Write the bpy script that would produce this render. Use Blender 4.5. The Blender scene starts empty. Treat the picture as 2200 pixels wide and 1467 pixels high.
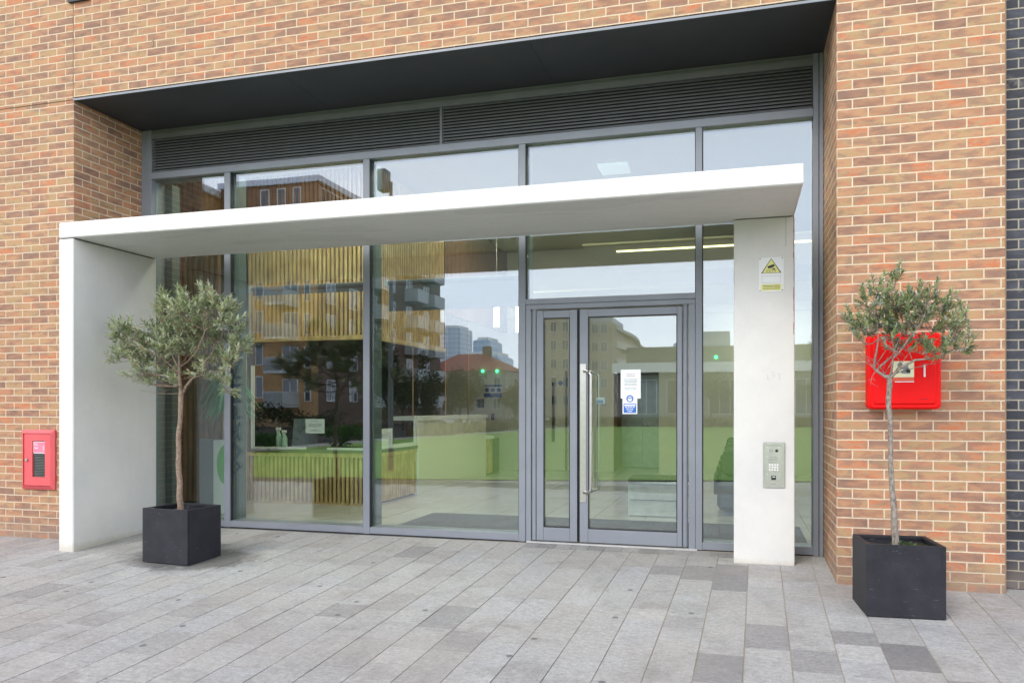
import bpy, math, random
from math import sin, cos, pi, radians as RD, sqrt, atan2
from mathutils import Vector, Matrix, noise as mn

scene = bpy.context.scene
COL = scene.collection

# ------------------------------------------------------------------ camera
cd = bpy.data.cameras.new("camera"); cam = bpy.data.objects.new("camera", cd); COL.objects.link(cam)
cam.location = (-0.740, -6.556, 1.3275)
cam.rotation_euler = (pi / 2, 0, 0.279)
cd.sensor_width = 36.0
cd.lens = 1690.4 / 2200 * 36
cd.shift_y = (874.3 - 733.5) / 2200
cd.clip_start = 0.05; cd.clip_end = 3000
scene.camera = cam

# ------------------------------------------------------------------ world / sun
SUN_EL, SUN_ROT = RD(38), RD(205)
w = bpy.data.worlds.new("World"); scene.world = w; w.use_nodes = True
nt = w.node_tree; nt.nodes.clear()
out = nt.nodes.new("ShaderNodeOutputWorld"); bg = nt.nodes.new("ShaderNodeBackground")
sky = nt.nodes.new("ShaderNodeTexSky"); sky.sky_type = 'NISHITA'; sky.sun_disc = False
sky.sun_elevation = SUN_EL; sky.sun_rotation = SUN_ROT; sky.air_density = 1.2; sky.dust_density = 3.0
mx = nt.nodes.new("ShaderNodeMix"); mx.data_type = 'RGBA'; mx.blend_type = 'MIX'
tc = nt.nodes.new("ShaderNodeTexCoord"); nz = nt.nodes.new("ShaderNodeTexNoise"); nz.inputs['Scale'].default_value = 2.2
nz.inputs['Detail'].default_value = 5; nz.inputs['Roughness'].default_value = .5
mp = nt.nodes.new("ShaderNodeMapping"); mp.inputs['Scale'].default_value = (1, 1, 3)
nt.links.new(tc.outputs['Generated'], mp.inputs[0]); nt.links.new(mp.outputs[0], nz.inputs['Vector'])
cr = nt.nodes.new("ShaderNodeValToRGB")
cr.color_ramp.elements[0].position = .3; cr.color_ramp.elements[0].color = (8.9, 9.4, 10.5, 1)
cr.color_ramp.elements[1].position = .7; cr.color_ramp.elements[1].color = (10.7, 11.1, 11.8, 1)
nt.links.new(nz.outputs['Fac'], cr.inputs[0])
sxw = nt.nodes.new("ShaderNodeSeparateXYZ"); nt.links.new(tc.outputs['Generated'], sxw.inputs[0])
hr = nt.nodes.new("ShaderNodeValToRGB"); hr.color_ramp.elements[0].position = 0; hr.color_ramp.elements[0].color = (2.3, 2.3, 2.36, 1)
hr.color_ramp.elements[1].position = .75; hr.color_ramp.elements[1].color = (.55, .57, .6, 1); e_ = hr.color_ramp.elements.new(.3); e_.color = (1.75, 1.77, 1.88, 1)
nt.links.new(sxw.outputs[2], hr.inputs[0])
mh = nt.nodes.new("ShaderNodeMix"); mh.data_type = 'RGBA'; mh.blend_type = 'MULTIPLY'; mh.inputs[0].default_value = 1
mx.inputs[0].default_value = .86
nt.links.new(sky.outputs[0], mx.inputs[6]); nt.links.new(cr.outputs[0], mh.inputs[6]); nt.links.new(hr.outputs[0], mh.inputs[7]); nt.links.new(mh.outputs[2], mx.inputs[7])
nt.links.new(mx.outputs[2], bg.inputs['Color']); bg.inputs['Strength'].default_value = 0.115
nt.links.new(bg.outputs[0], out.inputs[0])

sd = bpy.data.lights.new("sun", 'SUN'); sun = bpy.data.objects.new("sun", sd); COL.objects.link(sun)
sd.energy = 1.4; sd.angle = RD(25); sd.color = (1, .96, .9)
sdir = Vector((sin(SUN_ROT) * cos(SUN_EL), cos(SUN_ROT) * cos(SUN_EL), sin(SUN_EL)))
sun.rotation_euler = sdir.to_track_quat('Z', 'Y').to_euler()

vs = scene.view_settings
vs.view_transform = 'Standard'; vs.look = 'None'; vs.gamma = 1; vs.use_curve_mapping = False
vs.exposure = 0.55
cy = scene.cycles
cy.max_bounces = 10; cy.transparent_max_bounces = 24; cy.glossy_bounces = 6; cy.diffuse_bounces = 5
cy.caustics_reflective = False; cy.caustics_refractive = False
cy.sample_clamp_indirect = 4; cy.use_denoising = True

# ------------------------------------------------------------------ node helpers
class NT:
    def __init__(s, name):
        s.m = bpy.data.materials.new(name); s.m.use_nodes = True
        s.t = s.m.node_tree; s.t.nodes.clear()
        s.o = s.t.nodes.new("ShaderNodeOutputMaterial")
        s.b = s.t.nodes.new("ShaderNodeBsdfPrincipled"); s.L(s.b.outputs[0], s.o.inputs[0])
    def N(s, t, **k):
        n = s.t.nodes.new("ShaderNode" + t)
        for a, v in k.items(): setattr(n, a, v)
        return n
    def L(s, a, b): s.t.links.new(a, b)
    def obj(s): return s.N("TexCoord").outputs['Object']
    def geo(s): return s.N("NewGeometry").outputs['Position']
    def noise(s, v, sc, det=3, ro=.5, dist=0):
        n = s.N("TexNoise"); n.inputs['Scale'].default_value = sc; n.inputs['Detail'].default_value = det
        n.inputs['Roughness'].default_value = ro; n.inputs['Distortion'].default_value = dist
        s.L(v, n.inputs['Vector']); return n
    def ramp(s, f, els, interp='LINEAR'):
        n = s.N("ValToRGB"); n.color_ramp.interpolation = interp; e = n.color_ramp.elements
        while len(e) > 1: e.remove(e[-1])
        e[0].position = els[0][0]; e[0].color = (*els[0][1], 1)
        for p, c in els[1:]:
            x = e.new(p); x.color = (*c, 1)
        s.L(f, n.inputs[0]); return n.outputs[0]
    def mix(s, f, a, b, mode='MIX'):
        n = s.N("Mix", data_type='RGBA', blend_type=mode)
        for i, v in ((0, f), (6, a), (7, b)):
            if isinstance(v, (int, float)): n.inputs[i].default_value = v
            elif isinstance(v, tuple): n.inputs[i].default_value = (*v, 1)
            else: s.L(v, n.inputs[i])
        return n.outputs[2]
    def math(s, op, a, b=None, clamp=False):
        n = s.N("Math", operation=op); n.use_clamp = clamp
        for i, v in ((0, a), (1, b)):
            if v is None: continue
            if isinstance(v, (int, float)): n.inputs[i].default_value = v
            else: s.L(v, n.inputs[i])
        return n.outputs[0]
    def bump(s, h, st=.3, d=.01):
        n = s.N("Bump"); n.inputs['Strength'].default_value = st; n.inputs['Distance'].default_value = d
        s.L(h, n.inputs['Height']); s.L(n.outputs[0], s.b.inputs['Normal']); return n
    def col(s, c):
        if isinstance(c, tuple): s.b.inputs['Base Color'].default_value = (*c, 1)
        else: s.L(c, s.b.inputs['Base Color'])
    def set(s, rough=None, metal=None, spec=None):
        if rough is not None: s.b.inputs['Roughness'].default_value = rough
        if metal is not None: s.b.inputs['Metallic'].default_value = metal
        if spec is not None: s.b.inputs['Specular IOR Level'].default_value = spec

def plain(name, c, rough=.5, metal=0, var=.12, sc=8, bump=0, bsc=60):
    n = NT(name); v = n.geo(); nn = n.noise(v, sc, 4, .6)
    lo = tuple(x * (1 - var) for x in c); hi = tuple(min(1, x * (1 + var)) for x in c)
    n.col(n.ramp(nn.outputs['Fac'], [(.3, lo), (.7, hi)])); n.set(rough, metal)
    if bump:
        b = n.noise(v, bsc, 3, .6); n.bump(b.outputs['Fac'], bump, .005)
    return n.m

def emit(name, c, st):
    n = NT(name); n.col(c); n.b.inputs['Emission Color'].default_value = (*c, 1); n.b.inputs['Emission Strength'].default_value = st
    return n.m

def brick_mat(name, axis, ramp, mortar, zoff=.025, bw=.225, rh=.075, ms=.0056, u0=0.0, rough=.85, spots=.5, offs=.5):
    n = NT(name); p = n.geo()
    sx = n.N("SeparateXYZ"); n.L(p, sx.inputs[0])
    u = sx.outputs[0] if axis == 'x' else sx.outputs[1]
    uu = n.math('ADD', u, -u0 + bw * 400); zz = n.math('ADD', sx.outputs[2], -zoff + rh * 200)
    # slight waviness of the joints
    wob = n.noise(p, 9, 2, .5); wz = n.math('MULTIPLY', n.math('SUBTRACT', wob.outputs['Fac'], .5), .006)
    wob2 = n.noise(p, 55, 2, .5); wz2 = n.math('MULTIPLY', n.math('SUBTRACT', wob2.outputs['Fac'], .5), .004)
    zz = n.math('ADD', n.math('ADD', zz, wz), wz2); uu = n.math('ADD', uu, wz2)
    cx = n.N("CombineXYZ"); n.L(uu, cx.inputs[0]); n.L(zz, cx.inputs[1])
    br = n.N("TexBrick"); br.offset = offs; br.offset_frequency = 2; br.squash = 1
    br.inputs['Color1'].default_value = (0, 0, 0, 1); br.inputs['Color2'].default_value = (1, 1, 1, 1)
    br.inputs['Mortar'].default_value = (.5, .5, .5, 1)
    br.inputs['Scale'].default_value = 1; br.inputs['Mortar Size'].default_value = ms
    br.inputs['Mortar Smooth'].default_value = .25; br.inputs['Brick Width'].default_value = bw; br.inputs['Row Height'].default_value = rh
    n.L(cx.outputs[0], br.inputs['Vector'])
    tone = br.outputs['Color']; fac = br.outputs['Fac']
    # per brick colour (tone) shifted by patchy firing marks inside each brick
    st = n.N("Mapping"); st.inputs['Scale'].default_value = (.55, .55, 1.5); n.L(p, st.inputs[0])
    fire = n.noise(st.outputs[0], 14, 2, .5, .3)
    tv = n.math('ADD', n.math('ADD', n.math('MULTIPLY', tone, .76), .11), n.math('MULTIPLY', n.math('SUBTRACT', fire.outputs['Fac'], .5), .95), True)
    base = n.ramp(tv, ramp)
    # purple-grey flashed centres on some bricks
    fl = n.noise(st.outputs[0], 9, 3, .6, .2)
    flm = n.ramp(fl.outputs['Fac'], [(.48, (0, 0, 0)), (.60, (.62, .62, .62))])
    base = n.mix(flm, base, tuple(c * .62 for c in ramp[len(ramp) // 2][1]) if spots < .3 else (.23, .14, .105))
    gr = n.noise(p, 190, 4, .7); base = n.mix(.35, base, n.ramp(gr.outputs['Fac'], [(.3, (.30, .30, .30)), (.7, (.70, .70, .70))]), 'OVERLAY')
    # dark pits and specks
    sp = n.noise(p, 58, 3, .6); spm = n.ramp(sp.outputs['Fac'], [(.62, (0, 0, 0)), (.69, (spots, spots, spots))])
    gate = n.ramp(n.noise(p, 7, 2).outputs['Fac'], [(.45, (0, 0, 0)), (.6, (1, 1, 1))])
    base = n.mix(n.math('MULTIPLY', spm, gate), base, (.05, .03, .03))
    # pale efflorescence
    ef = n.ramp(n.noise(p, 5.5, 5, .7).outputs['Fac'], [(.60, (0, 0, 0)), (.74, (.22, .22, .22))])
    base = n.mix(ef, base, (.55, .48, .42))
    mo = n.mix(n.ramp(n.noise(p, 30, 4, .6).outputs['Fac'], [(.3, (0, 0, 0)), (.7, (1, 1, 1))]), tuple(c * .82 for c in mortar), mortar)
    c = n.mix(fac, base, mo)
    big = n.noise(p, .8, 3, .6); c = n.mix(.3, c, n.ramp(big.outputs['Fac'], [(.3, (.42, .42, .42)), (.7, (.57, .57, .57))]), 'OVERLAY')
    # grime close to the ground
    gz = n.math('ADD', sx.outputs[2], n.math('MULTIPLY', n.math('SUBTRACT', big.outputs['Fac'], .5), .4))
    gm = n.ramp(gz, [(0.0, (.45, .45, .45)), (.22, (0, 0, 0))])
    c = n.mix(gm, c, (.24, .19, .15))
    n.col(c); n.set(rough)
    h = n.math('ADD', n.math('MULTIPLY', n.math('SUBTRACT', 1.0, fac), 1.0), n.math('MULTIPLY', gr.outputs['Fac'], .25))
    n.bump(h, .55, .006)
    return n.m

RAMP = [(0, (.22, .12, .082)), (.14, (.29, .155, .10)), (.3, (.375, .195, .11)), (.45, (.44, .24, .13)), (.56, (.42, .255, .132)),
        (.64, (.37, .255, .13)), (.72, (.42, .215, .118)), (.84, (.46, .205, .105)), (.93, (.49, .16, .068)), (1, (.44, .225, .12))]
MORT = (.66, .54, .385)
M = {}
M['brick_x'] = brick_mat('buff_brick_front', 'x', RAMP, MORT)
M['brick_y'] = brick_mat('buff_brick_return', 'y', RAMP, MORT, u0=.1125 * 0)
M['blue_brick'] = brick_mat('blue_grey_brick', 'x', [(0, (.025, .025, .032)), (.4, (.042, .043, .054)), (.7, (.055, .058, .074)), (1, (.08, .083, .105))],
                            (.36, .32, .25), zoff=.03, u0=1.168 - .1125, spots=.1, rough=.75)
M['far_ochre'] = brick_mat('ochre_brick_far', 'x', [(0, (.46, .26, .11)), (.5, (.60, .34, .14)), (1, (.66, .42, .20))], (.45, .32, .2), spots=.1)
M['far_brown'] = brick_mat('brown_brick_far', 'y', [(0, (.12, .07, .05)), (.5, (.17, .10, .07)), (1, (.22, .13, .09))], (.22, .17, .13), spots=.1)
M['far_brown_x'] = brick_mat('brown_brick_far_front', 'x', [(0, (.13, .075, .055)), (.5, (.18, .105, .075)), (1, (.23, .14, .10))], (.22, .17, .13), spots=.1)
M['beige'] = plain('beige_render', (.42, .35, .25), .8, var=.08, sc=.4)
M['soffit'] = plain('dark_soffit_panel', (.028, .031, .036), .55, var=.15, sc=1.2)
M['frame'] = plain('grey_powder_coat', (.215, .232, .262), .38, 0, var=.07, sc=3)
M['frame_dark'] = plain('dark_grey_powder_coat', (.155, .16, .17), .45, 0, var=.1, sc=3)
M['bal0'] = plain('worn_aluminium', (.45, .45, .44), .5)
M['inner2'] = plain('dark_film_lettering', (.03, .055, .065), .7)
M['louvre'] = plain('louvre_grey', (.21, .213, .218), .45)
M['inner'] = plain('shaded_inner_frame', (.07, .11, .12), .5)  # frame colour pushed to dark teal for dim insides behind tinted glass
M['gasket'] = plain('black_rubber', (.015, .015, .017), .6)
M['steel'] = plain('brushed_steel', (.62, .60, .57), .28, 1, var=.06, sc=30)
M['white'] = plain('white_paint', (.78, .79, .78), .5, var=.03)
M['paper'] = plain('paper', (.82, .86, .86), .7, var=.02)
M['black'] = plain('black_print', (.02, .02, .022), .6)
M['greyprint'] = plain('grey_print', (.22, .23, .25), .7)
M['yellow'] = plain('yellow_print', (.72, .70, .25), .6, var=.05)
M['blue'] = plain('blue_print', (.03, .14, .50), .5, var=.06)
M['red'] = plain('red_plastic', (.82, .0015, .002), .5, var=.05, sc=5)
M['red'].node_tree.nodes['Principled BSDF'].inputs['Specular IOR Level'].default_value = .22
M['red2'] = plain('pinkish_red_paint', (.66, .10, .11), .4, var=.06, sc=6)
M['pink'] = plain('pink_label', (.75, .20, .30), .5, var=.05)
M['green_led'] = emit('green_led', (.05, 1, .35), 6)
M['lamp'] = emit('warm_white_tube', (1, .97, .86), 5.5)
M['striplamp'] = emit('yellow_strip_lamp', (1, .85, .42), 2.6)
M['lamp_soft'] = emit('soft_lamp', (.85, .95, 1), .12)
M['fill_lamp_low'] = emit('low_fill_glow', (1, .94, .80), 14)  # glow of the added lobby fill panels, this one and the next
M['fill_lamp'] = emit('fill_glow', (1, .92, .72), 16)
M['redstain'] = plain('rust_stain', (.42, .20, .17), .8)
M['soil'] = plain('soil', (.035, .026, .02), .95, var=.4, sc=40, bump=.8)
M['sealant'] = plain('brown_sealant', (.30, .21, .13), .8)

# concrete portal
def concrete(name, base, warm):
    n = NT(name); p = n.geo()
    a = n.noise(p, 1.3, 5, .6); b_ = n.noise(p, 14, 5, .65)
    c = n.ramp(a.outputs['Fac'], [(.3, tuple(x * .93 for x in base)), (.7, warm)])
    c = n.mix(.25, c, n.ramp(b_.outputs['Fac'], [(.3, (.44, .44, .44)), (.7, (.56, .56, .56))]), 'OVERLAY')
    ms = n.N("Mapping"); ms.inputs['Scale'].default_value = (6, 6, .35); n.L(p, ms.inputs[0])
    s = n.noise(ms.outputs[0], 1.6, 4, .6); c = n.mix(n.ramp(s.outputs['Fac'], [(.55, (0, 0, 0)), (.75, (.12, .12, .12))]), c, (.50, .47, .40))
    pin = n.noise(p, 75, 2, .5); c = n.mix(n.ramp(pin.outputs['Fac'], [(.73, (0, 0, 0)), (.77, (.35, .35, .35))]), c, (.4, .38, .35))
    sx = n.N("SeparateXYZ"); n.L(p, sx.inputs[0])
    z = n.math('ADD', sx.outputs[2], n.math('MULTIPLY', b_.outputs['Fac'], .06))
    c = n.mix(n.ramp(z, [(-.02, (.5, .5, .5)), (.06, (0, 0, 0))]), c, (.45, .40, .28))
    n.col(c); n.set(.62); n.bump(b_.outputs['Fac'], .06, .01); return n.m
M['conc'] = concrete('white_precast_concrete', (.64, .635, .615), (.70, .69, .65))
def slab_under():
    n = NT('stained_concrete_underside'); p = n.geo()
    ms = n.N("Mapping"); ms.inputs['Scale'].default_value = (.9, 2.6, 1); n.L(p, ms.inputs[0])
    a = n.noise(ms.outputs[0], .9, 2, .5, .4)
    st = n.ramp(a.outputs['Fac'], [(.60, (0, 0, 0)), (.625, (.5, .5, .5)), (.70, (.4, .4, .4))])
    c = n.mix(st, (.76, .76, .73), (.64, .64, .61))
    ln = n.noise(ms.outputs[0], 3.3, 5, .7, .3); c = n.mix(n.ramp(ln.outputs['Fac'], [(.46, (0, 0, 0)), (.5, (.22, .22, .22)), (.54, (0, 0, 0))]), c, (.55, .55, .53))
    n.col(c); n.set(.6); return n.m
M['conc_under'] = slab_under()

# glass: every pane is a real sheet with two faces, each reflecting a part and passing the rest
def glass(name, r0, tint):
    n = NT(name); n.t.nodes.remove(n.b)
    tr = n.N("BsdfTransparent"); tr.inputs[0].default_value = (*tint, 1)
    gl = n.N("BsdfGlossy"); gl.inputs['Roughness'].default_value = 0.0; gl.inputs[0].default_value = (.88, .92, 1, 1)
    lw = n.N("LayerWeight"); lw.inputs[0].default_value = .5
    f = n.math('ADD', n.math('MULTIPLY', n.math('POWER', lw.outputs['Facing'], 5), 1 - r0), r0)
    mxs = n.N("MixShader"); n.L(f, mxs.inputs[0]); n.L(tr.outputs[0], mxs.inputs[1]); n.L(gl.outputs[0], mxs.inputs[2])
    # very shallow roller-wave distortion of the reflections
    v = n.geo(); mp_ = n.N("Mapping"); mp_.inputs['Scale'].default_value = (1, 1, .35); n.L(v, mp_.inputs[0])
    nn = n.noise(mp_.outputs[0], .9, 1, .4); bp = n.N("Bump"); bp.inputs['Strength'].default_value = .05; bp.inputs['Distance'].default_value = .02
    n.L(nn.outputs['Fac'], bp.inputs['Height']); n.L(bp.outputs[0], gl.inputs['Normal'])
    n.L(mxs.outputs[0], n.o.inputs[0]); return n.m
M['glass'] = glass('coated_glass', .135, (.86, .93, .89))
M['perspex'] = glass('clear_perspex', .03, (.97, .99, .98))
M['winglass'] = plain('window_glass_far', (.03, .04, .055), .06, 0, var=.2)
M['winglass'].node_tree.nodes['Principled BSDF'].inputs['Specular IOR Level'].default_value = 1.0

def granite():
    n = NT('granite_paving'); p = n.geo()
    at = n.N("Attribute"); at.attribute_name = 'tone'
    c = n.ramp(at.outputs['Fac'], [(0, (.17, .169, .175)), (.12, (.225, .222, .225)), (.3, (.31, .306, .304)), (.6, (.37, .366, .357)), (.8, (.362, .366, .372)), (1, (.41, .406, .392))])
    g = n.noise(p, 160, 4, .8); c = n.mix(.75, c, n.ramp(g.outputs['Fac'], [(.25, (.25, .25, .25)), (.5, (.5, .5, .5)), (.75, (.78, .78, .78))]), 'OVERLAY')
    g2 = n.noise(p, 420, 2, .6); c = n.mix(.4, c, n.ramp(g2.outputs['Fac'], [(.3, (.25, .25, .25)), (.7, (.75, .75, .75))]), 'OVERLAY')
    cm = n.N("Mapping"); cm.inputs['Scale'].default_value = (14, 60, 14); n.L(p, cm.inputs[0]); cl = n.noise(cm.outputs[0], 1, 4, .75)
    c = n.mix(.5, c, n.ramp(cl.outputs['Fac'], [(.3, (.33, .33, .33)), (.7, (.67, .67, .67))]), 'OVERLAY')
    md = n.noise(p, 38, 3, .7); c = n.mix(.45, c, n.ramp(md.outputs['Fac'], [(.32, (.3, .3, .3)), (.68, (.7, .7, .7))]), 'OVERLAY')
    d = n.noise(p, 1.1, 6, .65); c = n.mix(n.ramp(d.outputs['Fac'], [(.42, (0, 0, 0)), (.68, (.32, .32, .32))]), c, (.36, .31, .27))
    d2 = n.noise(p, 2.7, 5, .7, .4); c = n.mix(n.ramp(d2.outputs['Fac'], [(.5, (0, 0, 0)), (.72, (.5, .5, .5))]), c, (.19, .175, .165))
    # irregular darker patch around the left planter
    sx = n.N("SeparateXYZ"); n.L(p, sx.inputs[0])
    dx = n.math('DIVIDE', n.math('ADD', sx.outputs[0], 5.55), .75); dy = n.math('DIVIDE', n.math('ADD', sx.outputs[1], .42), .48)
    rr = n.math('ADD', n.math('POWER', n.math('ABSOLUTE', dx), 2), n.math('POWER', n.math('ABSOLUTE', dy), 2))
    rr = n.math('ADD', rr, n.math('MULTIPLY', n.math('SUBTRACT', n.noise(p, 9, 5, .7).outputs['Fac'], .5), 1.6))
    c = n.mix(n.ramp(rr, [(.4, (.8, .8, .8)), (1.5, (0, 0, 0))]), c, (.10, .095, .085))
    # chewing gum spots
    vo = n.N("TexVoronoi"); vo.voronoi_dimensions = '2D'; vo.inputs['Scale'].default_value = 2.1; vo.inputs['Randomness'].default_value = 1; n.L(p, vo.inputs['Vector'])
    gs = n.math('LESS_THAN', vo.outputs['Distance'], .045)
    hs = n.N("SeparateColor"); n.L(vo.outputs['Color'], hs.inputs[0]); gs = n.math('MULTIPLY', gs, n.math('GREATER_THAN', hs.outputs[0], .72))
    c = n.mix(n.math('MULTIPLY', gs, .8), c, (.10, .10, .105))
    n.col(c); n.set(.62); n.bump(g.outputs['Fac'], .3, .004); return n.m
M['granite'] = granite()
n = NT('paving_joint'); p = n.geo(); jn = n.noise(p, 1.1, 3, .6)
sx = n.N("SeparateXYZ"); n.L(p, sx.inputs[0])
n.col(n.ramp(n.math('ADD', n.math('MULTIPLY', sx.outputs[0], .14), n.math('ADD', jn.outputs['Fac'], .12)), [(.12, (.07, .065, .06)), (.42, (.36, .32, .27))])); n.set(.9); M['joint'] = n.m

def wood(name, dark, light, sc=1.0):
    n = NT(name); p = n.geo(); ms = n.N("Mapping"); ms.inputs['Scale'].default_value = (18 * sc, 18 * sc, 1.2); n.L(p, ms.inputs[0])
    a = n.noise(ms.outputs[0], 2, 4, .6, .3); c = n.ramp(a.outputs['Fac'], [(.3, dark), (.7, light)])
    sl = n.noise(p, 7, 0, .5); c = n.mix(.5, c, n.ramp(sl.outputs['Fac'], [(.35, (.36, .36, .36)), (.65, (.64, .64, .64))]), 'OVERLAY')
    n.col(c); n.set(.5); return n.m
M['slat'] = wood('oak_slat', (.42, .26, .10), (.70, .50, .23))
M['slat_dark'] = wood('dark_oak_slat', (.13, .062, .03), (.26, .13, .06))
M['backing'] = plain('dark_backing', (.022, .013, .008), .8)

def tiles(name, c, cj, sz, rough, axis='xy', ms=.004):
    n = NT(name); p = n.geo(); br = n.N("TexBrick"); br.offset = 0; br.squash = 1
    br.inputs['Color1'].default_value = (*[x * .94 for x in c], 1); br.inputs['Color2'].default_value = (*[min(1, x * 1.06) for x in c], 1)
    br.inputs['Mortar'].default_value = (*cj, 1); br.inputs['Scale'].default_value = 1; br.inputs['Mortar Size'].default_value = ms
    br.inputs['Brick Width'].default_value = sz; br.inputs['Row Height'].default_value = sz
    ad = n.N("VectorMath", operation='ADD'); ad.inputs[1].default_value = (sz * 100, sz * 100, 0); n.L(p, ad.inputs[0]); n.L(ad.outputs[0], br.inputs['Vector'])
    n.col(br.outputs['Color']); n.set(rough); return n.m
M['tile'] = tiles('polished_floor_tile', (.58, .585, .585), (.20, .20, .20), .6, .12)
M['mat'] = tiles('entrance_mat', (.055, .058, .065), (.015, .015, .015), .5, .8)
M['intwall'] = plain('interior_cream_wall', (.74, .72, .62), .6, var=.02)
M['intceil'] = plain('interior_ceiling', (.40, .36, .23), .7, var=.02)
M['intdark'] = plain('interior_dark_wall', (.07, .065, .06), .7, var=.1)
M['blindm'] = plain('grey_roller_blind', (.10, .115, .13), .7, var=.1)
M['seatm'] = plain('dark_green_seat', (.02, .05, .04), .5)
M['planterm'] = None
def planter_m():
    n = NT('black_fibre_planter'); p = n.obj(); a = n.noise(p, 6, 5, .65)
    c = n.ramp(a.outputs['Fac'], [(.3, (.013, .013, .017)), (.7, (.026, .026, .033))])
    mp_ = n.N("Mapping"); mp_.inputs['Rotation'].default_value = (.5, .3, .2); mp_.inputs['Scale'].default_value = (3, 3, 26); n.L(p, mp_.inputs[0])
    s = n.noise(mp_.outputs[0], 3.5, 3, .6); g = n.noise(p, 5, 2)
    m_ = n.math('MULTIPLY', n.ramp(s.outputs['Fac'], [(.67, (0, 0, 0)), (.71, (.4, .4, .4))]), n.ramp(g.outputs['Fac'], [(.46, (0, 0, 0)), (.56, (1, 1, 1))]))
    c = n.mix(m_, c, (.24, .24, .25))
    sp = n.noise(p, 48, 2, .5); c = n.mix(n.ramp(sp.outputs['Fac'], [(.75, (0, 0, 0)), (.78, (.3, .3, .3))]), c, (.32, .32, .32))
    mp2 = n.N("Mapping"); mp2.inputs['Scale'].default_value = (9, 9, 1.0); n.L(p, mp2.inputs[0])
    v = n.noise(mp2.outputs[0], 2.2, 3, .5); c = n.mix(n.ramp(v.outputs['Fac'], [(.62, (0, 0, 0)), (.7, (.5, .5, .5))]), c, (.012, .012, .013))
    n.col(c); n.set(.55, spec=.3); n.bump(a.outputs['Fac'], .08, .01); return n.m
M['planterm'] = planter_m()
def bark(name, a_, b_):
    n = NT(name); p = n.obj(); ms = n.N("Mapping"); ms.inputs['Scale'].default_value = (1, 1, .45); n.L(p, ms.inputs[0])
    a = n.noise(ms.outputs[0], 70, 5, .7, .4); n.col(n.ramp(a.outputs['Fac'], [(.3, a_), (.62, b_)])); n.set(.9); n.bump(a.outputs['Fac'], .7, .006); return n.m
M['bark_brown'] = bark('brown_olive_bark', (.10, .065, .045), (.30, .22, .16))
M['bark_grey'] = bark('grey_olive_bark', (.075, .062, .05), (.33, .285, .24))
M['bark_far'] = bark('dark_bark', (.02, .018, .015), (.05, .045, .04))
def leafm(name, cols, rough=.45, back=None):
    n = NT(name); at = n.N("Attribute"); at.attribute_name = 'tone'
    c = n.ramp(at.outputs['Fac'], cols)
    if back:
        g = n.N("NewGeometry"); c = n.mix(g.outputs['Backfacing'], c, back)
    n.col(c); n.set(rough); n.b.inputs['Subsurface Weight'].default_value = 0
    tl = n.N("BsdfTranslucent"); n.L(c, tl.inputs[0]) if not isinstance(c, tuple) else None
    ms = n.N("MixShader"); ms.inputs[0].default_value = .22; n.L(n.b.outputs[0], ms.inputs[1]); n.L(tl.outputs[0], ms.inputs[2]); n.L(ms.outputs[0], n.o.inputs[0])
    return n.m
M['olive_leaf'] = leafm('olive_leaf', [(0, (.09, .12, .05)), (.35, (.24, .29, .13)), (.7, (.48, .53, .29)), (.93, (.70, .72, .46)), (1, (.36, .25, .13))], .42, (.33, .37, .28))
M['olive_leaf2'] = leafm('olive_leaf_dark', [(0, (.09, .12, .06)), (.4, (.21, .27, .11)), (.8, (.40, .48, .20)), (1, (.58, .63, .32))], .42, (.26, .30, .24))
M['far_leaf'] = leafm('far_leaf', [(0, (.012, .022, .012)), (.5, (.03, .05, .02)), (1, (.07, .09, .035))])
M['autumn_leaf'] = leafm('autumn_leaf', [(0, (.05, .03, .012)), (.5, (.14, .09, .025)), (1, (.24, .17, .05))])
M['green_leaf'] = leafm('green_leaf', [(0, (.015, .05, .012)), (.5, (.035, .11, .02)), (1, (.08, .19, .04))])
M['plant_leaf'] = leafm('houseplant_leaf', [(0, (.02, .17, .08)), (1, (.09, .48, .22))])
n = NT('lawn_grass'); p = n.geo(); a = n.noise(p, .35, 6, .7); b_ = n.noise(p, 3, 6, .8)
c = n.ramp(a.outputs['Fac'], [(.3, (.17, .33, .025)), (.7, (.25, .43, .045))]); c = n.mix(.4, c, n.ramp(b_.outputs['Fac'], [(.3, (.3, .3, .3)), (.7, (.7, .7, .7))]), 'OVERLAY')
n.col(c); n.set(.9); M['lawn'] = n.m
M['path'] = plain('pale_path', (.40, .36, .31), .9)
M['farpave'] = plain('far_paving', (.36, .345, .33), .8, var=.08, sc=2)
M['redroof'] = plain('red_roof_tile', (.33, .06, .05), .8, var=.15, sc=2)
M['tower'] = None
def tower_m(name, glassc, band, fl, wd):
    n = NT(name); p = n.geo(); sx = n.N("SeparateXYZ"); n.L(p, sx.inputs[0])
    z = n.math('LESS_THAN', n.math('MODULO', n.math('ADD', sx.outputs[2], 100.0), fl), fl * .3)
    x = n.math('LESS_THAN', n.math('MODULO', n.math('ADD', sx.outputs[0], 900.0), wd), wd * .2)
    f = n.math('MAXIMUM', z, x); n.col(n.mix(f, glassc, band)); n.set(.3); return n.m
M['tower'] = tower_m('glass_tower_facade', (.30, .40, .55), (.62, .68, .76), 3.6, 3.4)
M['tower2'] = tower_m('blue_glass_facade', (.25, .42, .62), (.40, .54, .70), 4.0, 5.0)

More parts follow.
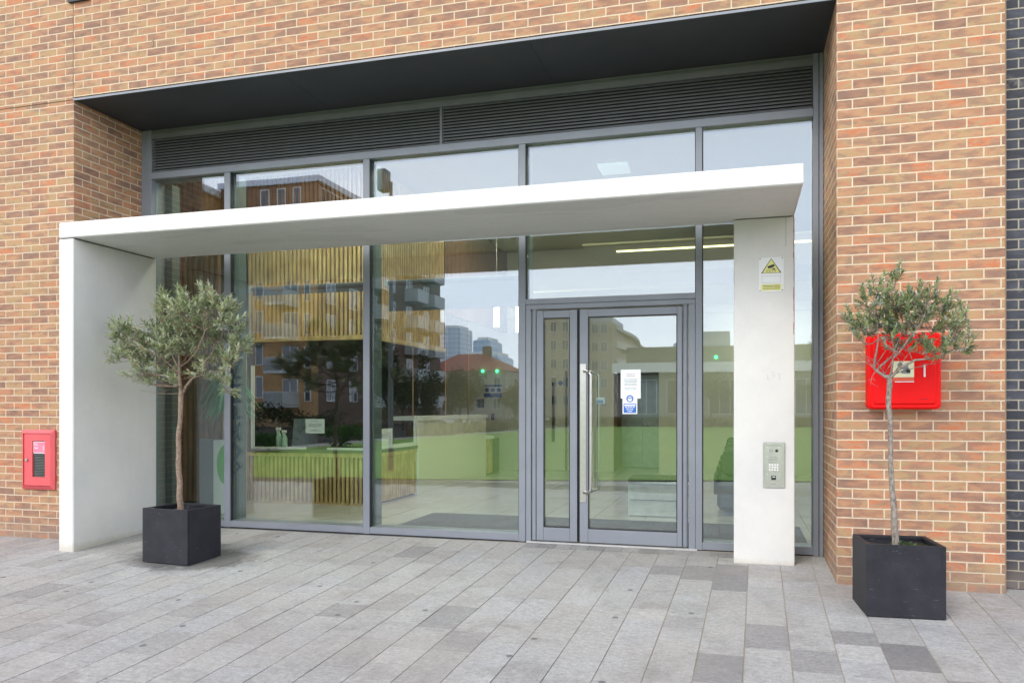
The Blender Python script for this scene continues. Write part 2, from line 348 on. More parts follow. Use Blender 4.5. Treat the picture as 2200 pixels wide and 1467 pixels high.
# ------------------------------------------------------------------ mesh helpers
class MB:
    def __init__(s): s.v = []; s.f = []; s.t = []; s.mi = []
    def add(s, vs_, fs, tone=0.5, mi=0):
        o = len(s.v); s.v += [tuple(q) for q in vs_]
        for f in fs: s.f.append(tuple(i + o for i in f)); s.t.append(tone); s.mi.append(mi)
        return s
    def box(s, x0, x1, y0, y1, z0, z1, tone=.5, mi=0, mat=None):
        vs_ = [(x, y, z) for z in (z0, z1) for y in (y0, y1) for x in (x0, x1)]
        if mat: vs_ = [tuple(mat @ Vector(q)) for q in vs_]
        return s.add(vs_, [(0, 2, 3, 1), (4, 5, 7, 6), (0, 1, 5, 4), (2, 6, 7, 3), (0, 4, 6, 2), (1, 3, 7, 5)], tone, mi)
    def bbox(s, x0, x1, y0, y1, z0, z1, b=.004, tone=.5, mi=0, mat=None):
        """box with chamfered edges"""
        X = (x0, x0 + b, x1 - b, x1); Y = (y0, y0 + b, y1 - b, y1); Z = (z0, z0 + b, z1 - b, z1)
        vs_ = []; idx = {}
        def V(a, b2, c):
            k = (a, b2, c)
            if k not in idx:
                idx[k] = len(vs_); q = (X[a], Y[b2], Z[c]); vs_.append(tuple(mat @ Vector(q)) if mat else q)
            return idx[k]
        F = []
        for zz, fl in ((0, 1), (3, 0)):
            q = [V(1, 1, zz), V(2, 1, zz), V(2, 2, zz), V(1, 2, zz)]; F.append(tuple(q[::-1] if fl else q))
        for yy, fl in ((0, 0), (3, 1)):
            q = [V(1, yy, 1), V(2, yy, 1), V(2, yy, 2), V(1, yy, 2)]; F.append(tuple(q[::-1] if fl else q))
        for xx, fl in ((0, 1), (3, 0)):
            q = [V(xx, 1, 1), V(xx, 2, 1), V(xx, 2, 2), V(xx, 1, 2)]; F.append(tuple(q[::-1] if fl else q))
        e = lambda a: 1 if a == 0 else 2
        for a in (0, 3):
            for c in (0, 3):
                F.append((V(e(a), 1, c), V(e(a), 2, c), V(a, 2, e(c)), V(a, 1, e(c))))
                F.append((V(1, e(a), c), V(2, e(a), c), V(2, a, e(c)), V(1, a, e(c))))
                F.append((V(e(a), c, 1), V(e(a), c, 2), V(a, e(c), 2), V(a, e(c), 1)))
                for d in (0, 3): F.append((V(a, e(c), e(d)), V(e(a), c, e(d)), V(e(a), e(c), d)))
        return s.add(vs_, F, tone, mi)
    def tube(s, pts, rs, n=10, tone=.5, mi=0, cap=True):
        pts = [Vector(q) for q in pts]
        if not hasattr(rs, '__len__'): rs = [rs] * len(pts)
        rings = []; up = None; vs_ = []
        for i, q in enumerate(pts):
            d = (pts[min(i + 1, len(pts) - 1)] - pts[max(i - 1, 0)]).normalized()
            if up is None:
                up = Vector((0, 0, 1)) if abs(d.z) < .9 else Vector((1, 0, 0))
            a = d.cross(up).normalized(); b2 = a.cross(d).normalized(); up = b2
            for k in range(n):
                t = 2 * pi * k / n; vs_.append(q + (a * cos(t) + b2 * sin(t)) * rs[i])
        F = []
        for i in range(len(pts) - 1):
            for k in range(n):
                k2 = (k + 1) % n; F.append((i * n + k, i * n + k2, (i + 1) * n + k2, (i + 1) * n + k))
        if cap: F.append(tuple(range(n))[::-1]); F.append(tuple((len(pts) - 1) * n + k for k in range(n)))
        return s.add(vs_, F, tone, mi)
    def build(s, name, mats, parent=None, smooth=False, tone=False, loc=None):
        me = bpy.data.meshes.new(name); v = s.v
        if loc is not None: v = [(a - loc[0], b2 - loc[1], c - loc[2]) for a, b2, c in v]
        me.from_pydata(v, [], s.f)
        if not isinstance(mats, (list, tuple)): mats = [mats]
        for m_ in mats: me.materials.append(m_)
        if len(mats) > 1: me.polygons.foreach_set('material_index', s.mi)
        if smooth: me.polygons.foreach_set('use_smooth', [True] * len(s.f))
        if tone:
            at = me.attributes.new('tone', 'FLOAT', 'FACE'); at.data.foreach_set('value', s.t)
        me.update(); me.validate()
        import bmesh
        if not tone:
            bm_ = bmesh.new(); bm_.from_mesh(me); bmesh.ops.recalc_face_normals(bm_, faces=bm_.faces); bm_.to_mesh(me); bm_.free()
        o = bpy.data.objects.new(name, me); COL.objects.link(o)
        if loc is not None and parent is None: o.location = loc
        if parent is not None: o.parent = parent
        return o

def tag(o, label, cat, group=None, kind=None):
    if label: o['label'] = label
    if cat: o['category'] = cat
    if group: o['group'] = group
    if kind: o['kind'] = kind
    return o
def empty(name, label, cat, loc=(0, 0, 0), rz=0, group=None):
    o = bpy.data.objects.new(name, None); COL.objects.link(o); o.location = loc; o.rotation_euler = (0, 0, rz)
    o.empty_display_size = .1
    return tag(o, label, cat, group)
def structure(o): o['kind'] = 'structure'; return o
def box(name, mat, x0, x1, y0, y1, z0, z1, parent=None, b=0):
    m_ = MB(); (m_.bbox(x0, x1, y0, y1, z0, z1, b) if b else m_.box(x0, x1, y0, y1, z0, z1)); return m_.build(name, mat, parent)
def copy_tree(o, parent=None):
    c = o.copy(); COL.objects.link(c); c.parent = parent
    for ch in [k for k in bpy.data.objects if k.parent == o]: copy_tree(ch, c)
    return c
def text_mesh(name, s, size, mat, M4, parent=None, ext=.0006, align='CENTER'):
    cu = bpy.data.curves.new(name + '_c', 'FONT'); cu.body = s; cu.size = size; cu.extrude = ext; cu.align_x = align; cu.align_y = 'CENTER'
    t = bpy.data.objects.new(name + '_t', cu); COL.objects.link(t)
    dg = bpy.context.evaluated_depsgraph_get(); dg.update()
    me = bpy.data.meshes.new_from_object(t.evaluated_get(dg)); me.transform(M4)
    bpy.data.objects.remove(t); me.materials.clear(); me.materials.append(mat); me.name = name
    o = bpy.data.objects.new(name, me); COL.objects.link(o); o.parent = parent; return o
FRONT = Matrix.Rotation(pi / 2, 4, 'X')   # text plane facing -Y
def at(x, y, z, rot=None): return Matrix.Translation((x, y, z)) @ FRONT @ (rot or Matrix.Identity(4))

rnd = random.Random(7)
GZ = lambda y: -.045 * (.952 - y) if y > -9.0 else -.448     # paving falls gently away from the building
G = 1.024                                                    # mirror plane of the panes

# ================================================================== SETTING
# far ground sheet
m_ = MB(); m_.add([(-900, -9, -.46), (900, -9, -.46), (900, -1200, -.46), (-900, -1200, -.46)], [(0, 3, 2, 1)])
structure(m_.build('ground', M['farpave']))
m_ = MB()
m_.add([(-60, -7.2, GZ(-7.2) - .004), (-60, .9, GZ(.9) - .004), (60, .9, GZ(.9) - .004), (60, -7.2, GZ(-7.2) - .004)], [(0, 3, 2, 1)])
m_.add([(-60, -7.2, GZ(-7.2) - .004), (60, -7.2, GZ(-7.2) - .004), (60, -9.2, -.452), (-60, -9.2, -.452)], [(0, 3, 2, 1)])
structure(m_.build('paving_bed', M['joint']))
# granite setts laid in rows that run out from the building
st = MB(); th = -.024
darks = [(-.52, -1.39, 0.17), (.33, -1.62, .04), (.03, -1.30, .17), (-1.03, -.03, .15), (-.78, .16, .12), (-.77, -.10, .12), (-1.3, .10, .2), (-.35, -3.0, .2)]
for i in range(-62, 26):
    x0 = -.653 + .26 * i; y = .72 if -2.9 < x0 < -.7 else .90
    yj = [.288, -.2, -.681, -1.155, -1.617, -2.123] if i == 0 else []
    y = min(y, .90)
    while y > -7.1:
        if i == 0 and yj: y1 = yj.pop(0)
        else: y1 = y - rnd.choice((.26, .3, .36, .40, .44, .48, .52))
        g_ = .0036
        def P_(x, yy): return (x + (yy - .3) * .024, yy)
        xm, ym = P_(x0 + .13, (y + y1) / 2)
        tone = min(1, max(0, rnd.gauss(.62, .17))) if rnd.random() > .035 else rnd.uniform(.12, .3)
        for dx, dy, tt in darks:
            if abs(xm - dx) < .13 and y1 < dy < y: tone = tt
        dz = rnd.uniform(-.0012, .0012)
        c4 = [P_(x0 + g_, y - g_), P_(x0 + .26 - g_, y - g_), P_(x0 + .26 - g_, y1 + g_), P_(x0 + g_, y1 + g_)]
        top = [(a, b2, GZ(b2) + dz) for a, b2 in c4]; lo = [(a, b2, GZ(b2) - .0045) for a, b2 in c4]
        st.add(top + lo, [(3, 2, 1, 0), (0, 1, 5, 4), (1, 2, 6, 5), (2, 3, 7, 6), (3, 0, 4, 7)], tone)
        y = y1
for k in range(14):
    xa = -2.9 + k * .16 * 1.0
    if xa > -.75: break
    top = [(xa + .003, .905, GZ(.9)), (xa + .157, .905, GZ(.9)), (xa + .157, .727, GZ(.72)), (xa + .003, .727, GZ(.72))]
    st.add(top, [(3, 2, 1, 0)], rnd.uniform(.1, .5))
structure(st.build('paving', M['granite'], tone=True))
box('paving_edge', M['joint'], -60, 60, .9, .98, -.06, -.006)
structure(bpy.data.objects['paving_edge'])
# lawn, path
m_ = MB(); m_.add([(-60, -2.5 + 0, -.41), (-12.2, -8.64, -.41), (-5.9, -9.76, -.41), (-1.2, -11.0, -.41), (40, -16, -.41), (60, -66, -.41), (-60, -62, -.41)], [(0, 6, 5, 4, 3, 2, 1)])
lw_ = m_.build('lawn', M['lawn']); lw_.location.z = -.0; structure(lw_)
for v in lw_.data.vertices: v.co.z = -.43
lw_.data.vertices[0].co.y = -3.0
lw_.data.vertices[0].co.x = -44
m_ = MB(); m_.add([(-19, -15, -.425), (-18.3, -32.7, -.425), (-16.5, -41, -.425), (-12, -60, -.425), (-13.2, -60, -.425), (-17.6, -41, -.425), (-19.6, -32.7, -.425), (-20.5, -15, -.425)], [(0, 7, 6, 1), (1, 6, 5, 2), (2, 5, 4, 3)])
structure(m_.build('garden_path', M['path']))
bed = MB(); bed.add([(-60, -15, -.418), (-20.6, -15, -.418), (-19.7, -33, -.418), (-17.8, -41, -.418), (-14, -66, -.418), (-60, -66, -.418)], [(0, 5, 4, 3, 2, 1)])
structure(bed.build('planting_bed', M['soil']))

# ================================================================== BUILDING
W = 7.32; ZS = 4.4965; TOP = 8.0
bld = empty('brick_building', 'buff and red multi brick building with a wide recessed glazed entrance', 'building', (-3.6, .5, 0))
def bpart(mb, name, mat): 
    o = mb.build(name, mat, None); o.parent = bld; o.matrix_parent_inverse = Matrix.Translation((3.6, -.5, 0)); return o
B = lambda *a: MB().box(*a)
def wall(name, x0, x1, z0, z1, y1=1.3, rev=None):
    """front face in brick_x, returns in brick_y"""
    mb = MB(); mb.box(x0, x1, 0, y1, z0, z1)
    mb.mi = [0, 0, 0, 0, 1, 1]
    return bpart(mb, name, [M['brick_x'], M['brick_y']])
wall('pier', 0, 1.150, -.08, ZS)
wall('wing_wall', -14, -W, -.12, ZS - .012)
wall('upper_wall', -W, 1.150, ZS + .02, TOP)
wall('upper_wall', -14, -W - .012, ZS, TOP)
bpart(B(-W - .012, -W, .006, .2, ZS + .0, TOP), 'movement_joint', M['sealant'])
bpart(B(-14, -W, .008, .2, ZS - .012, ZS), 'movement_joint', M['sealant'])
# soffit of folded panels with open seams
xs = [-W, -4.905, -2.475, 0]
for a, b2 in zip(xs[:-1], xs[1:]):
    mb = MB(); mb.box(a + .0012, b2 - .0012, .022, 1.02, ZS - .004, ZS + .018); mb.box(a + .0012, b2 - .0012, -.004, .022, ZS - .012, ZS + .010)
    bpart(mb, 'soffit_panel', M['soffit'])
bpart(B(-W + .001, -.001, -.012, -.005, ZS - .016, ZS + .004), 'soffit_trim', M['frame'])
bpart(B(-W, 0, .05, 1.05, ZS + .0185, ZS + .0195), 'cavity_lining', M['backing'])
# small fixing brackets above the opening
for x in (-6.35, -1.6, -1.95, -.95):
    bpart(B(x, x + .015, -.006, 0, ZS + .42, ZS + .5), 'cavity_weep', M['sealant'])
bpart(B(-7.37, -7.11, -.03, -.001, 5.49, 5.56), 'window_sill', M['soffit'])

# ---------- louvre band
lou = empty('louvre_band', 'long dark grey metal louvre band above the entrance glass', 'louvre', (-3.6, .98, 3.95))
def lpart(mb, name, mat, par, loc):
    o = mb.build(name, mat, None); o.parent = par; o.matrix_parent_inverse = Matrix.Translation((-loc[0], -loc[1], -loc[2])); return o
LL = (-3.6, .98, 3.95)
mb = MB(); nb = 12; z0, z1 = 4.005, 4.385
for a, b2 in ((-7.175, -3.66), (-3.635, -.092)):
    mb = MB()
    for k in range(nb):
        z = z0 + (k + .5) * (z1 - z0) / nb; h = .010
        mb.add([(a, .958, z - .013), (b2, .958, z - .013), (b2, .985, z + .011), (a, .985, z + .011), (a, .958, z - .010), (b2, .958, z - .010), (b2, .985, z + .014), (a, .985, z + .014)],
               [(0, 1, 2, 3), (7, 6, 5, 4), (0, 4, 5, 1), (3, 2, 6, 7)])
    lpart(mb, 'louvre_blades', M['louvre'], lou, LL)
lpart(B(-3.66, -3.635, .956, 1.0, z0, z1), 'louvre_mullion', M['frame_dark'], lou, LL)
lpart(B(-7.175, -.092, 1.02, 1.04, z0, z1), 'backing_sheet', M['gasket'], lou, LL)
mb = B(-7.179, -.088, .95, 1.0, z1, 4.45); mb.box(-7.179, -.088, .965, 1.0, 4.4503, 4.488); lpart(mb, 'head_rail', M['frame_dark'], lou, LL)

# ---------- glazed screen
scr = empty('glazed_screen', 'grey aluminium framed glass wall set back in the brick opening', 'glass wall', (-3.6, .98, 0))
SL = (-3.6, .98, 0)
S_ = lambda mb, name, mat: lpart(mb, name, mat, scr, SL)
MUL = [(-6.212, -6.137), (-4.518, -4.445), (-2.822, -2.754), (-1.114, -1.054)]
for a, b2 in MUL:
    mb = MB().bbox(a, b2, .952, 1.008, 0, 3.925, .003); mb2_ = MB().box(a + .004, b2 - .002, 1.0365, 1.255, .0005, 3.92); mb.box(a + .012, b2 - .012, 1.0085, 1.036, 0, 3.92)
    S_(mb, 'mullion', M['frame']); S_(mb2_, 'inner_mullion', M['inner'])
    S_(B(a - .006, a, .965, 1.009, .075, 3.92).box(b2, b2 + .006, .965, 1.009, .075, 3.92), 'gasket', M['gasket'])
mb = MB().bbox(-7.318, -7.24, .957, 1.19, -.01, 4.49, .003); mb.bbox(-7.235, -7.179, .952, 1.19, -.01, 4.49, .003); S_(mb, 'jamb', M['frame']); S_(B(-7.238, -7.09, 1.191, 1.32, 0, 3.92), 'inner_jamb', M['inner'])
mb = MB().bbox(-.088, -.042, .952, 1.19, -.01, 4.49, .003); mb.bbox(-.037, -.002, .957, 1.19, -.01, 4.49, .003); S_(mb, 'jamb', M['frame'])
mb = MB().bbox(-7.179, -.088, .950, 1.19, 3.927, 4.002, .003); S_(mb, 'transom', M['frame'])
for a, b2 in ((-7.179, -6.212), (-6.137, -4.518), (-4.445, -2.822), (-1.054, -.088)):
    S_(MB().bbox(a, b2, .955, 1.19, .004, .072, .003), 'sill_rail', M['frame'])
    S_(MB().box(a + .007, b2 - .007, 1.012, 1.036, .0725, 3.926), 'glass_pane', M['glass'])
# door bay: transom over the doors
S_(MB().bbox(-2.754, -1.114, .955, 1.19, 2.338, 2.393, .003), 'transom', M['frame'])
S_(MB().box(-2.747, -1.121, 1.012, 1.036, 2.3935, 3.926), 'glass_pane', M['glass'])
mb = MB().bbox(-2.752, -1.116, .962, 1.15, 2.288, 2.336, .003); mb.bbox(-2.752, -2.70, .962, 1.15, .0, 2.2875, .003); mb.bbox(-1.178, -1.116, .962, 1.15, .0, 2.2875, .003)
S_(mb, 'door_frame', M['frame'])
S_(B(-2.74, -1.1, .94, 1.0, -.012, .008), 'threshold', M['bal0'])
# brick sill drip and shadow gap
S_(B(-7.31, -2.76, .975, 1.19, -.03, .0035), 'base_packer', M['gasket'])
S_(B(-1.1, -.004, .975, 1.19, -.03, .0035), 'base_packer', M['gasket'])
S_(B(-2.7599, -1.1001, 1.001, 1.19, -.03, .0035), 'base_packer', M['gasket'])

# ---------- doors
def door(x0, x1, gx0, gx1, label, rnd_side):
    d = empty('glazed_door', label, 'door', ((x0 + x1) / 2, .96, .02), 0, 'glazed entrance doors'); L0 = ((x0 + x1) / 2, .96, .02)
    D = lambda mb, name, mat: lpart(mb, name, mat, d, L0)
    mb = MB().bbox(x0, gx0, .955, 1.02, .02, 2.272, .003); mb.bbox(gx1, x1, .955, 1.02, .02, 2.272, .003)
    mb.bbox(gx0 + .0005, gx1 - .0005, .957, 1.018, .02, .150, .003); mb.bbox(gx0 + .0005, gx1 - .0005, .957, 1.018, 2.20, 2.27, .003)
    D(mb, 'leaf_frame', M['frame'])
    mb = MB(); e = .009
    mb.box(gx0, gx0 + e, .960, .975, .150, 2.2); mb.box(gx1 - e, gx1, .960, .975, .150, 2.2); mb.box(gx0 + e, gx1 - e, .960, .975, .150, .150 + e); mb.box(gx0 + e, gx1 - e, .960, .975, 2.2 - e, 2.2)
    D(mb, 'glazing_bead', M['gasket'])
    D(B(gx0 + .004, gx1 - .004, .982, 1.0, .152, 2.198), 'glass_pane', M['glass'])
    # finger guard post
    xp = x0 - .028 if rnd_side < 0 else x1 + .028
    D(MB().tube([(xp, .985, .02), (xp, .985, 2.285)], .026, 14), 'hinge_post', M['frame'])
    return d, D
dl, DL = door(-2.640, -2.236, -2.572, -2.307, 'narrow glazed door leaf left of the steel pull handle', -1)
DL(B(-2.232, -2.214, .99, 1.03, .02, 2.28), 'meeting_seal', M['gasket'])
dr, DR = door(-2.210, -1.238, -2.128, -1.282, 'wide glazed door leaf carrying steel pull handle and notices', 1)
DR(B(-2.205, -2.148, .949, .9545, .41, 1.745), 'push_plate', M['steel'])
def crank(y0, y1, x0=-2.172, x1=-2.086):
    zt, zb = 1.672, .503; pts = []
    for k in range(7):
        t = k / 6 * pi / 2; pts.append((x0 + .028 + (x1 - x0 - .028) * sin(t), y0 + (y1 - y0) * min(1, sin(t) * 1.2), zt - .045 * (1 - cos(t))))
    pts = [(x0, y0 + (y1 - y0) * -.02, zt)] + pts
    low = [(a, b2, zb + (zt - c)) for a, b2, c in pts][::-1]
    return pts + [(x1, y1, zt - .2), (x1, y1, 1.1), (x1, y1, zb + .2)] + low
h1 = DR(MB().tube(crank(.952, .868), .0145, 14), 'pull_handle', M['steel']); h2 = DR(MB().tube(crank(1.022, 1.10, x1=-2.05), .0135, 14), 'pull_handle', M['steel'])
for h in (h1, h2): h.data.polygons.foreach_set('use_smooth', [True] * len(h.data.polygons))
tg = MB().bbox(-2.075, -1.985, 1.075, 1.125, 1.355, 1.42, .006)
tg2 = tg.build('hand_tag', M['white']); tag(tg2, 'small pale printed tag clipped on the inner pull handle', 'tag')
mb = MB(); mb.box(-2.06, -2.0, 1.072, 1.0745, 1.385, 1.392); mb.box(-2.06, -2.0, 1.072, 1.0745, 1.37, 1.377); o = mb.build('print_lines', M['blue'], tg2)

# ---------- notices on the doors
def notice(name, label, x0, x1, z0, z1, y, mat, facing=-1):
    o = B(x0, x1, y - .0012, y, z0, z1).build(name, mat); return tag(o, label, 'notice')
def lines(par, x0, x1, z_list, y, mat, h=.0035, seed=1, inset=0):
    r = random.Random(seed); mb = MB()
    for z in z_list:
        xa = x0 + inset * r.random(); xe = x1 - inset * r.random()
        while xa < xe - .004:
            L_ = r.uniform(.008, .022); b2 = min(xa + L_, xe); mb.box(xa, b2, y - .0006, y, z - h / 2, z + h / 2); xa = b2 + .004
    return mb.build('printed_text', mat, par)
nA = notice('door_notice', 'white A4 notice with red heading in clear pocket on the wide door', -1.815, -1.625, 1.41, 1.685, .981, M['paper'])
lines(nA, -1.76, -1.68, [1.64, 1.622], .9797, M['redstain'], .006, 3)
lines(nA, -1.785, -1.655, [1.592, 1.578, 1.564, 1.55, 1.536, 1.508, 1.495], .9797, M['greyprint'], .005, 4, .012)
nB = notice('face_mask_sign', 'small white and blue face covering sign below the A4 door notice', -1.797, -1.657, 1.262, 1.45, .979, M['white'])
mb = MB(); cxn, czn = -1.727, 1.408
def disc(mb, cx_, cz, r, y0, y1, n=28, mi=0, sx=1, sz=1, a0=0, a1=2 * pi):
    vs_ = [(cx_, y0, cz)] + [(cx_ + r * sx * cos(a0 + (a1 - a0) * k / n), y0, cz + r * sz * sin(a0 + (a1 - a0) * k / n)) for k in range(n + 1)]
    vs2 = [(a, y1, c) for a, _, c in vs_]; m = len(vs_)
    F = [(0, k, k + 1) for k in range(1, n + 1)] + [(m, m + k + 1, m + k) for k in range(1, n + 1)] + [(k, m + k, m + k + 1, k + 1) for k in range(1, n + 1)]
    mb.add(vs_ + vs2, F, .5, mi); return mb
disc(mb, cxn, czn, .034, .9772, .9777); mb.box(-1.787, -1.667, .9772, .9777, 1.272, 1.362); mb.build('blue_panel', M['blue'], nB)
mb = MB(); disc(mb, cxn, czn - .002, .022, .9766, .9771, sz=1.1); mb.build('head_symbol', M['white'], nB)
mb = MB(); mb.box(cxn - .016, cxn + .016, .9760, .9765, czn + .006, czn + .012); mb.box(cxn - .022, cxn + .022, .9760, .9765, czn - .002, czn + .003); mb.build('eyes_and_strap', M['blue'], nB)
mb = MB(); mb.box(-1.78, -1.674, .9766, .9771, 1.338, 1.354); mb.build('heading_block', M['white'], nB)
lines(nB, -1.772, -1.682, [1.326], .9771, M['white'], .008, 5); lines(nB, -1.76, -1.694, [1.307], .9771, M['white'], .008, 6); lines(nB, -1.75, -1.706, [1.288], .9771, M['white'], .008, 8)

# vertical frosted lettering on the glass, reading upwards
fl = text_mesh('glass_lettering', 'WAPPING', .20, M['inner2'], at(-6.083, 1.0105, 1.36, Matrix.Rotation(pi / 2, 4, 'Z') @ Matrix.Diagonal((1.75, .62, 1, 1))))
tag(fl, 'dark vertical lettering on the glass beside the leftmost mullion', 'lettering')

# ================================================================== PORTAL CANOPY
PY, PB = -.45, .68; XL, XR, XI = -7.05, -.274, -6.876; ZB, ZT = 2.957, 3.108
por = empty('entrance_canopy', 'white precast concrete portal with flat roof slab over the doors', 'canopy', (-3.6, .1, 0)); PL_ = (-3.6, .1, 0)
Q_ = lambda mb, name, mat: lpart(mb, name, mat, por, PL_)
mb = MB().bbox(XL, XR, PY, PB, ZB, ZT, .008); Q_(mb, 'roof_slab', M['conc'])
Q_(B(XI + .02, XR - .012, PY + .012, PB - .012, ZB - .0025, ZB - .0004), 'underside_panel', M['conc_under'])
mb = MB().bbox(XL, XI, PY, PB, GZ(-.4) - .03, ZB - .010, .008); Q_(mb, 'side_wall', M['conc'])
Q_(B(XL + .02, XI - .02, PY + .02, PB - .02, ZB - .010, ZB), 'joint_filler', M['gasket'])
mb = MB().bbox(-.770, -.272, .53, .66, GZ(.5) - .04, ZB - .010, .006); Q_(mb, 'column', M['conc'])
Q_(B(-.76, -.29, .545, .65, ZB - .010, ZB - .003), 'joint_filler', M['gasket'])
# rust trickle down the column edge, crack
mb = MB(); z = ZB - .012; x = -.279
while z > 1.95:
    z2 = z - .05; x2 = -.2785 + rnd.uniform(-.004, .003); ww = rnd.uniform(.003, .007)
    mb.box(min(x, x2) - ww / 2, max(x, x2) + ww / 2, .5285, .530, z2, z); z = z2; x = x2
Q_(mb, 'rust_trickle', M['redstain'])
Q_(B(-.3445, -.3415, .5288, .530, ZB - .26, ZB - .012), 'hairline_crack', M['greyprint'])
mb = MB()
for a, b2, c, d in ((-.492, -.488, 1.556, 1.605), (-.395, -.391, 1.556, 1.612), (-.41, -.395, 1.608, 1.612), (-.462, -.43, 1.622, 1.626), (-.46, -.425, 1.600, 1.603), (-.455, -.43, 1.582, 1.585), (-.488, -.47, 1.565, 1.568)):
    mb.box(a, b2, .529, .530, c, d)
o = Q_(mb, 'adhesive_mark', M['bal0']); o['kind'] = 'stuff'

# CCTV sign
cc = empty('cctv_sign', 'white warning plate with yellow triangle reading CCTV on the column', 'sign', (-.462, .527, 2.31))
CL = (-.462, .527, 2.31); C_ = lambda mb, name, mat: lpart(mb, name, mat, cc, CL)
C_(MB().bbox(-.564, -.360, .5255, .5295, 2.313, 2.608, .001), 'plate', M['white'])
def tri(s, y0, y1):
    v = [(-.462 - .083 * s, 2.472 - .022 * (s - 1) * 1), (-.462 + .083 * s, 2.472 - .022 * (s - 1)), (-.462, 2.600 + .045 * (s - 1))]
    m2 = MB(); m2.add([(a, y0, c) for a, c in v] + [(a, y1, c) for a, c in v], [(0, 1, 2), (5, 4, 3), (0, 3, 4, 1), (1, 4, 5, 2), (2, 5, 3, 0)]); return m2
C_(tri(1.0, .5248, .5254), 'black_triangle', M['black']); C_(tri(.86, .5242, .5247), 'yellow_triangle', M['yellow'])
mb = MB(); R_ = Matrix.Translation((-.462, 0, 2.53)) @ Matrix.Rotation(-.32, 4, 'Y')
mb.box(-.029, .027, .5236, .5241, -.0105, .0105, mat=R_); mb.box(.018, .034, .5236, .5241, -.016, -.004, mat=Matrix.Translation((-.462, 0, 2.522)) @ Matrix.Rotation(.2, 4, 'Y')); mb.box(-.004, .022, .5236, .5241, -.017, -.012, mat=Matrix.Translation((-.458, 0, 2.53)) @ Matrix.Rotation(.25, 4, 'Y'))
C_(mb, 'camera_symbol', M['black'])
t_ = text_mesh('lettering', 'CCTV', .031, M['black'], at(-.462, .5238, 2.4905), None, .0004)
t_.parent = cc; t_.matrix_parent_inverse = Matrix.Translation((.462, -.527, -2.31))
mb = MB()
for a, b2, c, d in ((-.538, -.385, 2.448, 2.4495), (-.538, -.385, 2.390, 2.3915), (-.538, -.5365, 2.390, 2.449), (-.3865, -.385, 2.390, 2.449)): mb.box(a, b2, .5248, .5254, c, d)
C_(mb, 'blank_box_outline', M['greyprint'])
C_(B(-.545, -.378, .5248, .5254, 2.325, 2.378), 'yellow_strip', M['yellow'])
o = lines(None, -.535, -.388, [2.366, 2.352, 2.337], .5247, M['black'], .005, 11, .012); o.parent = cc; o.matrix_parent_inverse = Matrix.Translation((.462, -.527, -2.31))
for x, z in ((-.553, 2.598), (-.371, 2.598), (-.553, 2.325), (-.371, 2.325)):
    m2 = MB(); disc(m2, x, z, .0048, .5235, .5254, 10); C_(m2, 'screw', M['black'])

# door entry phone
kp = empty('door_entry_panel', 'stainless steel door entry keypad panel on the white column', 'keypad', (-.439, .527, .64)); KL = (-.439, .527, .64)
K_ = lambda mb, name, mat: lpart(mb, name, mat, kp, KL)
K_(MB().bbox(-.527, -.351, .520, .5295, .638, 1.025, .002), 'back_plate', M['steel']); K_(MB().bbox(-.518, -.360, .5165, .5198, .70, .998, .001), 'face_plate', M['steel'])
K_(B(-.50, -.38, .512, .520, 1.006, 1.018), 'rain_hood', M['steel'])
m2 = MB(); disc(m2, -.418, .955, .0125, .5135, .5163, 18); K_(m2, 'camera_lens', M['black'])
m2 = MB()
for i in range(4):
    for j in range(3): m2.box(-.478 + i * .008, -.473 + i * .008, .5158, .5163, .944 + j * .009, .950 + j * .009)
K_(m2, 'speaker_grille', M['greyprint'])
for j in range(3):
    for i in range(4):
        K_(MB().bbox(-.481 + i * .021, -.467 + i * .021, .513, .5163, .786 + j * .021, .800 + j * .021, .001), 'key', M['white'])
K_(MB().bbox(-.462, -.424, .514, .5163, .706, .742, .001), 'fob_reader', M['black']); K_(B(-.452, -.432, .5133, .5138, .729, .735), 'reader_light', M['white'])
o = lines(None, -.485, -.405, [.90, .887, .874, .857], .516, M['greyprint'], .003, 12, .01); o.parent = kp; o.matrix_parent_inverse = Matrix.Translation((.439, -.527, -.64))
K_(B(-.462, -.424, .5192, .5199, .668, .671), 'maker_mark', M['greyprint'])
for x in (-.495, -.395):
    for z in (.985, .905, .753):
        m2 = MB(); disc(m2, x, z, .0042, .5155, .5163, 10); K_(m2, 'screw', M['white'])

